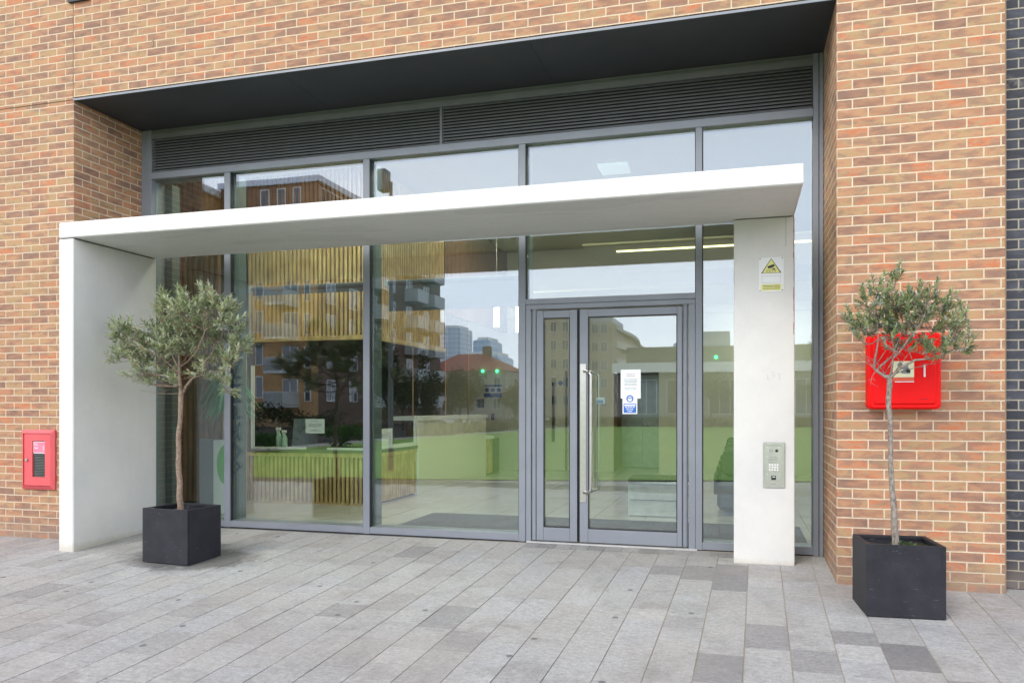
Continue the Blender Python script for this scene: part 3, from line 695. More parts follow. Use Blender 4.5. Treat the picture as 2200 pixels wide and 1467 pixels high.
# red cabinet on the right pier
rc = empty('red_cabinet', 'bright red plastic emergency cabinet on the brick pier behind the right olive tree', 'cabinet', (.47, 0, 1.31)); RL = (.47, 0, 1.31)
R__ = lambda mb, name, mat: lpart(mb, name, mat, rc, RL)
def rbox(x0, x1, y0, y1, z0, z1, r, n=5):
    mb = MB(); pts = []
    for cx_, cz, a0 in ((x1 - r, z1 - r, 0), (x0 + r, z1 - r, pi / 2), (x0 + r, z0 + r, pi), (x1 - r, z0 + r, 3 * pi / 2)):
        for k in range(n + 1): pts.append((cx_ + r * cos(a0 + pi / 2 * k / n), cz + r * sin(a0 + pi / 2 * k / n), cx_, cz))
    c = .014; ring = [[(a, y1, b2) for a, b2, _, _ in pts], [(a, y0 + c, b2) for a, b2, _, _ in pts], [(p_ + (a - p_) * (1 - c / r * .7), y0, q + (b2 - q) * (1 - c / r * .7)) for a, b2, p_, q in pts]]
    # inset front ring
    xm, zm = (x0 + x1) / 2, (z0 + z1) / 2
    ring[2] = [(xm + (a - xm) * (1 - c / (x1 - x0) * 2), y0, zm + (b2 - zm) * (1 - c / (z1 - z0) * 2)) for a, b2, _, _ in pts]
    m = len(pts); vs_ = ring[0] + ring[1] + ring[2]; F = []
    for j in range(2):
        for k in range(m): F.append((j * m + k, j * m + (k + 1) % m, (j + 1) * m + (k + 1) % m, (j + 1) * m + k))
    F.append(tuple(2 * m + k for k in range(m))); F.append(tuple(range(m))[::-1]); mb.add(vs_, F); return mb
R__(rbox(.205, .700, -.135, 0, 1.312, 1.875, .035), 'body', M['red'])
R__(rbox(.235, .668, -.146, -.1355, 1.342, 1.845, .02), 'door', M['red'])
R__(B(.372, .515, -.1485, -.1465, 1.548, 1.668), 'label_plate', plain('pale_yellow_label', (.78, .74, .48), .5, var=.04))
mb = MB()
for cx_, cz, r in ((.42, 1.64, .018), (.455, 1.62, .022), (.475, 1.60, .016)): disc(mb, cx_, cz, r, -.1492, -.1487, 14)
mb.box(.43, .49, -.1492, -.1487, 1.575, 1.60); R__(mb, 'pictogram', M['greyprint'])
R__(B(.372, .515, -.1486, -.1466, 1.520, 1.546), 'red_label_band', plain('orange_red_label', (.72, .10, .05), .5)); R__(B(.385, .515, -.1487, -.1466, 1.512, 1.518), 'white_label_line', M['white'])
R__(MB().bbox(.578, .590, -.158, -.1467, 1.548, 1.640, .003), 'latch_handle', M['white'])
R__(B(.555, .607, -.1475, -.1466, 1.385, 1.388), 'moulded_line', plain('dark_red', (.2, .0, .0), .5))

# dry riser cabinet on the left
dc = empty('dry_riser_cabinet', 'pinkish red metal cabinet with glazed door beside the portal wall', 'cabinet', (-7.75, 0, .46)); DLc = (-7.75, 0, .46)
E_ = lambda mb, name, mat: lpart(mb, name, mat, dc, DLc)
x0, x1, z0, z1 = -7.968, -7.540, .470, 1.090
mb = MB(); o_ = [(x0, z0), (x1, z0), (x1, z1), (x0, z1)]; i_ = [(x0 + .035, z0 + .035), (x1 - .035, z0 + .035), (x1 - .035, z1 - .035), (x0 + .035, z1 - .035)]
vs_ = [(a, 0, c) for a, c in o_] + [(a, -.022, c) for a, c in o_] + [(a, -.045, c) for a, c in i_] + [(a, -.012, c) for a, c in i_]
F = []
for j in range(3):
    for k in range(4): F.append((j * 4 + k, j * 4 + (k + 1) % 4, (j + 1) * 4 + (k + 1) % 4, (j + 1) * 4 + k))
F.append((12, 13, 14, 15)); F.append((0, 3, 2, 1)); mb.add(vs_, F); E_(mb, 'frame', M['red2'])
a0, a1, c0, c1 = x0 + .041, x1 - .041, z0 + .041, z1 - .041; wx0, wx1, wz0, wz1 = -7.820, -7.655, .600, .975
mb = MB(); mb.box(a0, wx0, -.036, -.014, c0, c1); mb.box(wx1, a1, -.036, -.014, c0, c1); mb.box(wx0, wx1, -.036, -.014, c0, wz0); mb.box(wx0, wx1, -.036, -.014, wz1, c1); E_(mb, 'door', M['red2'])
E_(B(wx0 - .002, wx1 + .002, -.0185, -.0165, wz0, wz1), 'wired_glass', plain('dark_wired_glass', (.035, .037, .035), .15, sc=18, var=.5))
mb = MB()
for k in range(15): mb.box(wx0 + .002, wx1 - .002, -.0200, -.0190, wz0 + .008 + k * .0165, wz0 + .011 + k * .0165)
E_(mb, 'ventilation_wires', M['greyprint'])
E_(B(wx0 + .001, wx1 - .001, -.0235, -.0205, .845, .968), 'label_border', M['white']); E_(B(wx0 + .008, wx1 - .010, -.0255, -.0237, .853, .961), 'label_face', M['pink'])
for s, x, z, sz, rot in (('Dry', -7.787, .940, .038, None), ('riser', -7.781, .903, .036, None), ('inlet', -7.684, .900, .032, Matrix.Rotation(pi / 2, 4, 'Z'))):
    t_ = text_mesh('label_text', s, sz, M['white'], at(x, -.0260, z, rot), None, .0004); t_.parent = dc; t_.matrix_parent_inverse = Matrix.Translation((7.75, 0, -.46))
m2 = MB().tube([(-7.888, -.036, .778), (-7.888, -.050, .778)], .016, 16); m2.tube([(-7.888, -.0502, .778), (-7.888, -.0515, .778)], .006, 10); E_(m2, 'lock', M['steel'])

# neighbouring blue brick wall (set slightly back)
bb = MB().box(1.168, 9.0, .14, .6, -.03, TOP).build('blue_brick_wall', M['blue_brick']); tag(bb, 'blue grey engineering brick wall right of the buff brick pier', 'wall')
bj = B(1.1505, 1.1675, .03, .3, -.06, TOP).build('mortar_fillet', M['sealant'], bb)

# ================================================================== PLANTERS
def planter(cx_, cy, L_, Wd, H, rz, label):
    z0 = GZ(cy) - .004
    p_ = empty('square_planter', label, 'planter', (cx_, cy, z0), rz, 'black cube planters with olive trees')
    t = .022; hx, hy = L_ / 2, Wd / 2
    mb = MB(); b2 = .004
    mb.bbox(-hx, hx, -hy, -hy + t, 0, H, b2); mb.bbox(-hx, hx, hy - t, hy, 0, H, b2); mb.box(-hx + .0005, -hx + t, -hy + t, hy - t, 0.002, H - .003); mb.box(hx - t, hx - .0005, -hy + t, hy - t, 0.002, H - .003)
    # returned rim
    mb.box(-hx + t, hx - t, -hy + t, -hy + t + .012, H - .02, H - .004); mb.box(-hx + t, hx - t, hy - t - .012, hy - t, H - .02, H - .004)
    mb.box(-hx + t, -hx + t + .012, -hy + t + .012, hy - t - .012, H - .02, H - .004); mb.box(hx - t - .012, hx - t, -hy + t + .012, hy - t - .012, H - .02, H - .004)
    mb.build('box_walls', M['planterm'], p_)
    sb = MB(); nn = 14
    for i in range(nn + 1):
        for j in range(nn + 1):
            x = -hx + t + .001 + (2 * hx - 2 * t - .002) * i / nn; y = -hy + t + .001 + (2 * hy - 2 * t - .002) * j / nn
            sb.v.append((x, y, H - .055 + .03 * mn.noise(Vector((x * 9 + cx_, y * 9, 1)))))
    for i in range(nn):
        for j in range(nn):
            a = i * (nn + 1) + j; sb.f.append((a, a + nn + 1, a + nn + 2, a + 1)); sb.t.append(.5); sb.mi.append(0)
    sb.build('soil', M['soil'], p_, smooth=True); return p_
pl = planter(-5.634, -.452, .512, .430, .487, -.03, 'black cube planter with brown trunked olive, in front of the portal wall')
pr = planter(.322, -.590, .490, .440, .483, .03, 'scuffed black cube planter with grey trunked olive, in front of the pier')
pl.rotation_euler.z = RD(-4.3)
pr.rotation_euler.z = RD(4.2)

# ================================================================== OLIVE TREES
def leaf(mb, base, d, nrm, L_, wd, tone):
    d = d.normalized(); s = d.cross(nrm).normalized(); n_ = s.cross(d).normalized()
    bend = n_ * (-L_ * .10)
    p0 = base; p1 = base + d * L_ * .38 + bend * .2; p2 = base + d * L_ * .72 + bend * .6; p3 = base + d * L_ + bend * 1.2
    f = n_ * (wd * .25)
    vs_ = [p0, p1 + s * wd * .5 + f, p1, p1 - s * wd * .5 + f, p2 + s * wd * .38 + f, p2, p2 - s * wd * .38 + f, p3]
    mb.add(vs_, [(0, 2, 1), (0, 3, 2), (2, 5, 4, 1), (3, 6, 5, 2), (5, 7, 4), (6, 7, 5)], tone)
def curve(p, q, sag, r, n=5):
    p, q = Vector(p), Vector(q); j = Vector((r.uniform(-1, 1), r.uniform(-1, 1), r.uniform(-1, 1))) * (q - p).length * .10
    return [p.lerp(q, k / n) + Vector((0, 0, sag)) * sin(pi * k / n) + j * sin(pi * k / n) for k in range(n + 1)]
def spray(mb, tw, base, d, r, L_, nl, ls, tone0):
    d = d.normalized(); side = d.cross(Vector((r.uniform(-1, 1), r.uniform(-1, 1), .3))).normalized()
    end = base + d * L_; tw.tube([base, base + d * L_ * .5, end], [.0016, .0013, .0008], 4)
    for k in range(nl):
        t = (k // 2 + .6) / (nl / 2); pb = base + d * L_ * t
        sg = 1 if k % 2 else -1; q = Matrix.Rotation((k // 2) * 1.57 + r.uniform(-.4, .4), 3, d)
        dirr = (d * r.uniform(.75, 1.2) + q @ side * sg * r.uniform(.55, 1.0) + Vector((0, 0, r.uniform(-.1, .25))))
        nr = (d * -.3 + q @ side * sg * -.4 + Vector((r.uniform(-.3, .3), r.uniform(-.3, .3), 1)))
        tn = min(1, max(0, tone0 + r.gauss(0, .2)));
        if r.random() < .012: tn = 1
        leaf(mb, pb, dirr, nr, ls * r.uniform(.65, 1.15), ls * r.uniform(.26, .36), min(tn, .94) if tn < 1 else 1)
    leaf(mb, end, d, Vector((r.uniform(-.5, .5), r.uniform(-.5, .5), 1)), ls, ls * .2, min(.93, tone0 + .1))

def olive(name_loc, label, trunk, forks, ends, bare, bark_m, leaf_m, seed, ls, spr):
    r = random.Random(seed); lx, ly, lz = name_loc
    root = empty('olive_tree', label, 'tree', name_loc, 0, 'olive trees in the planters')
    O = Vector(name_loc)
    tr = MB(); pts = [Vector(q) - O for q, _ in trunk]; rs = [q for _, q in trunk]
    # refine the trunk with a little waviness
    P2, R2 = [], []
    for i in range(len(pts) - 1):
        for k in range(5):
            t = k / 5; q = pts[i].lerp(pts[i + 1], t); P2.append(q + Vector((mn.noise(q * 7 + Vector((seed, 0, 0))), mn.noise(q * 7 + Vector((0, seed, 0))), 0)) * .010); R2.append((rs[i] * (1 - t) + rs[i + 1] * t) * (1 + .12 * mn.noise(q * 25)))
    P2.append(pts[-1]); R2.append(rs[-1]); tr.tube(P2, R2, 12)
    tr.build('trunk', bark_m, root, smooth=True)
    br = MB(); tw = MB(); lv = MB(); tips = []
    for f in forks:   # main limbs: list of (point, radius)
        pp = [Vector(q) - O for q, _ in f]; rr = [q for _, q in f]; P3, R3 = [], []
        for i in range(len(pp) - 1):
            for k in range(4):
                t = k / 4; q = pp[i].lerp(pp[i + 1], t); P3.append(q + Vector((mn.noise(q * 11 + Vector((seed, 3, 0))), mn.noise(q * 11), mn.noise(q * 9 + Vector((2, 2, seed))))) * .012); R3.append(rr[i] * (1 - t) + rr[i + 1] * t)
        P3.append(pp[-1]); R3.append(rr[-1]); br.tube(P3, R3, 8); tips.append((P3, R3))
    nodes = [(q, R3[i]) for P3, R3 in tips for i, q in enumerate(P3) if i > 1]
    def light(q, c): return c
    for e, n_s, spread in ends:      # crown clusters
        e = Vector(e) - O; st_, rad = min(nodes, key=lambda a: (a[0] - e).length + max(0, a[0].z - e.z) * 1.2)
        c = curve(st_, e, -.02, r, 6); br.tube(c, [max(.0028, rad * .55) * (1 - .75 * k / 6) + .0012 for k in range(7)], 6)
        for k in range(n_s):
            off = Vector((r.gauss(0, 1), r.gauss(0, 1), r.gauss(0, 1))); off = off / max(1e-3, off.length) * (r.random() ** .6) * spread; off.z *= .85
            tgt = e + off; b0 = c[r.choice((3, 4, 5, 6))]
            cc_ = curve(b0, tgt, r.uniform(-.01, .02), r, 3); tw.tube(cc_, [.0026, .0021, .0016, .0012], 4)
            d = (tgt - b0).normalized() * .8 + Vector((off.x * 2, off.y * 2, .55 + off.z)) + Vector((r.uniform(-.5, .5), r.uniform(-.5, .5), r.uniform(-.2, .4)))
            spray(lv, tw, tgt, d, r, r.uniform(.05, .10) * spr, r.choice((10, 12, 14, 16)), ls, r.uniform(.3, .8))
            if r.random() < .5:
                q = cc_[2]; spray(lv, tw, q, Vector((r.uniform(-1, 1), r.uniform(-1, 1), r.uniform(0, .8))), r, .04 * spr, 8, ls * .9, r.uniform(.2, .65))
    for a, b2 in bare:
        a = Vector(a) - O; b2 = Vector(b2) - O; br.tube(curve(a, b2, .01, r, 5), [.0035, .003, .0026, .002, .0015, .001], 5)
        for k in range(3):
            t = r.uniform(.3, .9); q = a.lerp(b2, t); tw.tube(curve(q, q + Vector((r.uniform(-.1, .1), r.uniform(-.08, .08), r.uniform(-.03, .1))), 0, r, 3), [.0016, .0013, .001, .0007], 4)
    o = br.build('branches', bark_m, root, smooth=True); tw.build('twigs', bark_m, root, smooth=True)
    lv.build('foliage', leaf_m, root, tone=True); return root

# -- left tree; picture-plane coordinates were turned into places on Y about -.45
rl = random.Random(3)
Yl = -.45
def PL(u, v, y):      # where a sight line through the photo meets depth plane y
    a = (u - 1100) / 1690.4; b2 = (874.3 - v) / 1690.4; s, c = sin(.279), cos(.279); t = (y + 6.556) / (a * s + c)
    return (-.74 + t * (a * c - s), y, 1.3275 + t * b2)
endsL = []
for (u, v, n_, sp) in [(275, 705, 9, .10), (262, 755, 10, .10), (300, 790, 7, .10), (310, 735, 12, .12), (340, 700, 13, .12), (355, 660, 11, .10), (390, 660, 14, .11), (420, 655, 13, .10), (450, 650, 10, .09),
                       (480, 670, 12, .10), (500, 700, 12, .10), (510, 735, 9, .09), (465, 710, 14, .13), (425, 700, 15, .14), (385, 715, 15, .14), (350, 745, 13, .13), (410, 745, 13, .13), (455, 755, 11, .13),
                       (330, 815, 7, .10), (350, 790, 9, .11), (300, 770, 8, .1), (500, 770, 7, .09), (480, 800, 5, .09), (490, 830, 4, .06), (435, 795, 4, .07), (378, 812, 3, .05), (520, 720, 4, .06), (445, 628, 7, .045), (348, 642, 7, .05), (388, 632, 5, .04), (492, 655, 6, .05), (248, 690, 4, .035), (258, 715, 4, .05), (285, 740, 7, .08), (440, 680, 10, .12), (400, 690, 10, .12), (320, 770, 7, .1)]:
    y = Yl + rl.uniform(-.28, .28); endsL.append((PL(u, v + 12, y), int(n_ * 1.3), sp * 1.0))
fk = PL(389, 850, Yl)
trunkL = [((fk[0] - .02, Yl, GZ(-.4) + .35), .030), (PL(388, 1085, Yl), .0285), (PL(384, 1010, Yl), .024), (PL(383, 950, Yl), .0215), (PL(388, 890, Yl), .021), (fk, .0235), (PL(389, 840, Yl), .02)]
forksL = [[(PL(389, 848, Yl), .017), (PL(386, 800, Yl - .01), .013), (PL(384, 760, Yl), .009), (PL(390, 700, Yl + .02), .005)],
          [(PL(391, 848, Yl), .014), (PL(410, 815, Yl + .02), .012), (PL(432, 790, Yl + .05), .0095), (PL(458, 755, Yl + .08), .006), (PL(480, 710, Yl + .1), .004)],
          [(PL(387, 805, Yl), .009), (PL(350, 770, Yl - .1), .006), (PL(310, 750, Yl - .14), .004)],
          [(PL(386, 790, Yl), .008), (PL(420, 760, Yl - .15), .006), (PL(440, 710, Yl - .2), .004)],
          [(PL(386, 795, Yl), .008), (PL(360, 745, Yl + .15), .006), (PL(340, 700, Yl + .2), .004)],
          [(PL(410, 815, Yl + .02), .006), (PL(450, 800, Yl - .08), .004), (PL(500, 790, Yl - .1), .0028)]]
bareL = [(PL(390, 805, Yl), PL(325, 775, Yl - .15)), (PL(388, 845, Yl), PL(300, 838, Yl - .1)), (PL(410, 812, Yl), PL(350, 830, Yl + .1)), (PL(430, 790, Yl), PL(500, 770, Yl)), (PL(385, 790, Yl), PL(430, 740, Yl - .1)), (PL(386, 770, Yl), PL(340, 740, Yl))]
olive((fk[0] - .02, Yl, GZ(-.4) + .35), 'brown trunked olive tree with full grey green crown, by the portal wall', trunkL, forksL, endsL, bareL, M['bark_brown'], M['olive_leaf'], 5, .060, 1.25)
Yr = -.60
endsR = []
for (u, v, n_, sp) in [(1845, 695, 7, .07), (1860, 650, 6, .05), (1885, 620, 7, .06), (1925, 600, 5, .045), (1900, 655, 11, .08), (1935, 650, 11, .08), (1965, 645, 10, .07), (1995, 640, 8, .06), (2030, 650, 7, .05),
                       (1955, 685, 12, .09), (1920, 690, 12, .09), (1885, 690, 9, .08), (1860, 710, 5, .05), (1995, 680, 8, .08), (2030, 680, 5, .05), (2075, 668, 3, .03), (2045, 715, 6, .06), (2075, 720, 3, .04), (2060, 740, 5, .05), (2020, 735, 5, .06),
                       (1985, 720, 5, .07), (1945, 715, 7, .08), (1905, 715, 5, .06), (2010, 755, 3, .05), (1840, 690, 4, .04), (1850, 725, 3, .03), (1950, 735, 5, .06), (1990, 745, 4, .06), (2030, 755, 4, .05), (1925, 745, 3, .05), (2000, 700, 7, .08), (2050, 690, 4, .05), (1870, 680, 6, .06), (1975, 660, 7, .07), (1905, 735, 2, .05), (2075, 745, 3, .03)]:
    y = Yr + rl.uniform(-.17, .17); endsR.append((PL(u, v + 6, y), int(n_ * 1.0), sp * 1.25))
fr = PL(1911, 815, Yr)
trunkR = [((PL(1925, 1150, Yr)[0], Yr, GZ(-.55) + .36), .0245), (PL(1923, 1140, Yr), .0225), (PL(1917, 1060, Yr), .0185), (PL(1913, 960, Yr), .0155), (PL(1911, 880, Yr), .0165), (fr, .018), (PL(1908, 805, Yr), .016)]
forksR = [[(PL(1909, 812, Yr), .011), (PL(1888, 797, Yr), .010), (PL(1880, 790, Yr), .008), (PL(1884, 730, Yr), .006), (PL(1886, 680, Yr), .004)],
          [(PL(1884, 795, Yr), .008), (PL(1920, 760, Yr + .03), .006), (PL(1945, 700, Yr + .05), .004)],
          [(PL(1910, 812, Yr), .012), (PL(1935, 790, Yr - .03), .0095), (PL(1965, 775, Yr - .05), .007), (PL(2010, 768, Yr - .06), .005), (PL(2060, 745, Yr - .05), .003)],
          [(PL(1912, 808, Yr), .008), (PL(1920, 770, Yr - .08), .006), (PL(1960, 720, Yr - .1), .004), (PL(1985, 680, Yr - .1), .003)]]
bareR = [(PL(1885, 797, Yr), PL(1840, 735, Yr - .05)), (PL(1884, 798, Yr), PL(1830, 745, Yr)), (PL(1900, 805, Yr), PL(1935, 730, Yr)), (PL(1888, 795, Yr), PL(1870, 830, Yr)), (PL(1915, 805, Yr), PL(2035, 775, Yr)), (PL(1940, 790, Yr), PL(1900, 740, Yr)),
         (PL(1885, 780, Yr), PL(1925, 720, Yr - .1)), (PL(1960, 775, Yr), PL(1940, 700, Yr)), (PL(1925, 795, Yr), PL(1960, 745, Yr - .08)), (PL(1905, 810, Yr), PL(1872, 770, Yr - .08))]
olive((PL(1925, 1150, Yr)[0], Yr, GZ(-.55) + .36), 'grey trunked olive tree with thin lopsided crown, in front of the red cabinet', trunkR, forksR, endsR, bareR, M['bark_grey'], M['olive_leaf2'], 9, .044, 1.05)
# weeds in the right planter
r = random.Random(4); wd_ = MB()
for k in range(46):
    a = Vector((.40 + r.gauss(0, .05), -.56 + r.gauss(0, .04), GZ(-.5) + .435)); d = Vector((r.uniform(-1, 1), r.uniform(-1, 1), r.uniform(.2, 1)))
    leaf(wd_, a, d, Vector((0, 0, 1)), r.uniform(.02, .04), .012, r.uniform(.3, 1))
o = wd_.build('weeds', M['green_leaf'], tone=True); tag(o, 'small green weeds growing in the right planter', 'weeds', kind='stuff')

# ================================================================== INTERIOR
structure(B(-9.5, 1.4, 1.19, 13, -.06, 0.0).build('interior_floor', M['tile']))
o = MB().bbox(-4.412, -.08, 1.22, 2.68, .0005, .006, .002).build('entrance_mat', M['mat']); tag(o, 'dark tiled entrance mat inside the doors', 'mat')
structure(B(-9.5, 1.4, 1.195, 13, 4.6, 4.66).build('interior_ceiling', M['intceil']))
room = []
def iw(x0, x1, y0, y1, z0, z1, mat='intwall'):
    return structure(B(x0, x1, y0, y1, z0, z1).build('interior_wall', M[mat]))
iw(-9.6, -9.5, 1.2, 13, 0, 4.6); iw(1.3, 1.4, 1.2, 13, 0, 4.6)
iw(-5.2, -3.20, 9.6, 9.7, 0, 3.2); iw(-2.27, 1.3, 9.6, 9.7, 0, 3.2); iw(-3.20, -2.27, 9.6, 9.7, 2.04, 3.2)
iw(-9.5, 1.3, 9.5, 9.7, 3.2, 4.6)
iw(-9.5, -5.201, 9.6, 9.7, 0, 3.2, 'intwall')
iw(-3.25, -3.20, 9.7, 10.8, 0, 2.04, 'slat_dark'); iw(-2.27, -2.22, 9.7, 10.8, 0, 2.04); iw(-3.3, -2.2, 10.85, 10.95, 0, 2.1, 'intdark')
structure(B(-3.2, -2.27, 9.7, 10.85, 2.045, 2.1).build('lobby_ceiling', M['intceil']))
iw(-9.5, -5.6, 6.2, 6.3, 0, 4.6, 'intdark'); iw(-9.5, 1.3, 1.195, 1.21, 4.0, 4.6, 'intdark')
# dropped bulkhead with lit slot
structure(B(-5.2, 1.3, 7.0, 9.499, 3.36, 3.38).build('ceiling_raft', M['intceil']))
structure(B(-2.75, 1.3, 3.9, 6.2, 3.50, 3.52).build('ceiling_raft', M['intceil']))
o = MB().bbox(-2.36, 1.2, 4.36, 4.42, 3.485, 3.4995, .002).build('strip_light', M['striplamp']); tag(o, 'long yellow strip light in the lobby ceiling', 'light')
o = MB().bbox(-2.56, -2.16, 3.95, 4.4, 4.57, 4.599, .002).build('ceiling_or_fill_light', M['lamp_soft']); tag(o, 'small pale ceiling light panel behind the upper glass', 'light')
for i, (x, y, z) in enumerate(((-3.5, 2.0, 4.57), (-1.2, 2.1, 4.57), (-.27, 8.5, 3.335), (-5.7, 1.9, 4.57), (-4.2, 6.2, 4.57))):  # glowing panels added out of view to brighten the lobby
    o = MB().bbox(x - (.6 if x < -1 else .3), x + (.6 if x < -1 else .3), y - .3, y + .3, z, z + .024, .002).build('ceiling_or_fill_light', M['fill_lamp' if z > 4 else 'fill_lamp_low']); tag(o, ['unseen fill light panel added over the lobby left of the doors', 'unseen fill light panel added over the lobby behind the column', 'unseen fill light panel added between the lift and the seats', 'unseen fill light panel added in front of the timber desk', 'unseen fill light panel added beside the timber bulkhead'][i], 'light', 'added lobby fill light panels')
def lpt(u, v, y): return PL(u, v, y)
for i, (u, v0, v1, y, wpx) in enumerate(((1006, 662, 687, 9.0, 12), (1067, 660, 702, 7.6, 11), (1114, 658, 713, 6.8, 10))):
    x, _, zt = lpt(u, v0, y); _, _, zb = lpt(u, v1, y); ww = .05
    t = empty('pendant_light', ['smallest and farthest tube pendant over the counter', 'middle tube pendant over the counter', 'largest and nearest tube pendant beside the door mullion'][i], 'light', (x, y, zb), 0, 'pendant lights over the counter')
    MB().tube([(0, 0, 0), (0, 0, zt - zb)], ww, 12).build('tube', M['lamp'], t); MB().tube([(0, 0, zt - zb), (0, 0, 4.58 - zb)], .004, 6).build('cable', M['steel'], t)
# reception desk
def slats(name, par, axis, a0, a1, fixed, z0, z1, mat, pitch=.065, wd_=.036, dp=.04, sgn=-1, back=True):
    mb = MB(); k = a0
    while k < a1 - wd_ * .5:
        e = min(k + wd_, a1); t = random.Random(int(k * 1000)).random()
        lo, hi = sorted((fixed, fixed + sgn * dp))
        if axis == 'x': mb.box(k, e, lo, hi, z0, z1, t)
        else: mb.box(lo, hi, k, e, z0, z1, t)
        k += pitch
    return mb.build(name, mat, par)
dk = empty('reception_desk', 'L shaped timber slatted reception desk with white tops', 'desk'); dk.location = (0, 0, 0)
slats('front_slats', dk, 'x', -7.39, -5.47, 3.10, .03, .64, M['slat'])
B(-7.39, -5.47, 3.1005, 3.14, 0.0, .70).build('front_backing', M['backing'], dk)
B(-7.39, -5.44, 3.05, 3.0995, .645, .70).build('front_rail', M['slat'], dk); B(-7.39, -5.48, 3.07, 3.0995, 0, .028).build('plinth', M['slat'], dk)
slats('side_slats', dk, 'y', 3.12, 4.56, -5.47, .03, .64, M['slat'], sgn=1)
B(-5.51, -5.4705, 3.141, 9.0, 0, .70).build('side_backing', M['backing'], dk); B(-5.4695, -5.425, 3.12, 4.56, .645, .70).build('side_rail', M['slat'], dk)
MB().bbox(-7.40, -5.415, 3.04, 3.75, .7005, .745, .003).build('desk_top', M['intdark'], dk)
MB().bbox(-5.9, -5.415, 3.7505, 4.565, .7005, .745, .003).build('desk_top', M['intdark'], dk)
B(-5.49, -5.43, 4.5655, 4.64, 0, 1.19).build('white_upright', M['white'], dk)
B(-5.48, -5.435, 4.641, 8.0, 0, 1.12).build('white_front_panel', M['intwall'], dk)
MB().bbox(-5.86, -5.41, 4.642, 8.02, 1.121, 1.185, .003).build('counter_top', M['white'], dk)
slats('end_slats', dk, 'y', 8.03, 8.40, -5.47, .03, .70, M['slat'], sgn=1); MB().bbox(-5.8, -5.40, 8.025, 8.42, .705, .765, .003).build('end_top', M['white'], dk)
# sneeze screen
sc_ = empty('desk_screen', 'clear counter screen in a white frame standing on the low desk', 'screen', (-7.29, 3.07, .745))
SLc = (-7.29, 3.07, .745); Z_ = lambda mb, name, mat: lpart(mb, name, mat, sc_, SLc)
Z_(B(-7.31, -7.265, 3.06, 3.085, .7452, 1.91), 'frame_post', M['white']); Z_(B(-7.2645, -6.45, 3.06, 3.085, .7452, .775), 'bottom_rail', M['white']); Z_(B(-6.12, -5.46, 3.06, 3.085, .7452, .775), 'bottom_rail', M['white'])
Z_(B(-5.46, -5.43, 3.06, 3.085, .7452, 1.17), 'frame_post', M['white']); Z_(B(-5.46, -5.43, 3.0855, 4.53, .7452, .80), 'side_rail', M['white']); Z_(B(-5.46, -5.43, 4.50, 4.53, .801, 1.2), 'frame_post', M['white'])
# papers
pa = B(-6.443, -6.152, 3.052, 3.0535, .969, 1.165).build('desk_notice', M['paper']); tag(pa, 'landscape white notice taped above the timber desk front', 'notice')
lines(pa, -6.36, -6.25, [1.135], 3.0515, M['greyprint'], .005, 21); lines(pa, -6.41, -6.19, [1.098, 1.082, 1.066], 3.0515, M['greyprint'], .005, 22, .02); lines(pa, -6.31, -6.28, [1.05], 3.0515, M['greyprint'], .005, 23); lines(pa, -6.35, -6.25, [1.015], 3.0515, M['greyprint'], .006, 24); lines(pa, -6.38, -6.21, [1.0], 3.0515, M['greyprint'], .006, 25)
pb = B(-5.426, -5.4245, 3.25, 3.665, .76, 1.03).build('desk_notice', M['paper']); tag(pb, 'portrait white notice on the side of the desk past the second mullion', 'notice')
mb = MB()
for k in range(9): mb.box(-5.4243, -5.4238, 3.30, 3.62, .80 + k * .02, .804 + k * .02)
mb.build('printed_text', M['greyprint'], pb)
# spray bottles
def bottle(x, y, h, label):
    b_ = empty('spray_bottle', label, 'bottle', (x, y, .7455), 0, 'spray bottles on the desk'); prof = [(.0, .0), (.036, .0), (.04, .02), (.04, h * .5), (.03, h * .62), (.013, h * .74), (.013, h * .8)]
    mb = MB(); n = 14; vs_ = []
    for rr, z in prof: vs_ += [(rr * cos(2 * pi * k / n), rr * sin(2 * pi * k / n), z) for k in range(n)]
    F = [(j * n + k, j * n + (k + 1) % n, (j + 1) * n + (k + 1) % n, (j + 1) * n + k) for j in range(len(prof) - 1) for k in range(n)]; F.append(tuple((len(prof) - 1) * n + k for k in range(n)))
    mb.add(vs_, F); mb.build('bottle_body', plain('pale_green_plastic', (.42, .58, .5), .3), b_, smooth=True)
    MB().bbox(-.045, .03, -.012, .012, h * .82, h * .95, .004).bbox(-.035, -.022, -.006, .006, h * .68, h * .82, .002).build('trigger_head', M['white'], b_)
bottle(-6.86, 3.2, .27, 'pale spray bottle at the right of the pair on the desk'); bottle(-6.985, 3.25, .31, 'taller spray bottle at the left of the pair on the desk')
# office chair back seen behind the screen
ch = empty('desk_chair', 'grey chair with curved back behind the reception desk', 'chair', (-7.1, 3.95, 0))
mb = MB().bbox(-.24, .24, -.22, .22, .44, .52, .03); mb.build('seat', M['blindm'], ch)
mb = MB(); vs_ = []; nn = 8
for j in range(6):
    for i in range(nn + 1):
        t = -1 + 2 * i / nn; vs_.append((.23 * t * (1 - .05 * j), .24 - .07 * (t * t), .60 + j * .11))
for j in range(6):
    for i in range(nn + 1):
        t = -1 + 2 * i / nn; vs_.append((.23 * t * (1 - .05 * j), .28 - .07 * (t * t), .60 + j * .11))
F = []; q6 = 6 * (nn + 1)
for j in range(5):
    for i in range(nn):
        a = j * (nn + 1) + i; F.append((a, a + 1, a + nn + 2, a + nn + 1)); F.append((q6 + a, q6 + a + nn + 1, q6 + a + nn + 2, q6 + a + 1))
mb.add(vs_, F); mb.build('backrest', plain('pale_grey_mesh', (.4, .45, .45), .6), ch); MB().tube([(0, 0, .03), (0, 0, .44)], .03, 10).build('stem', M['steel'], ch)
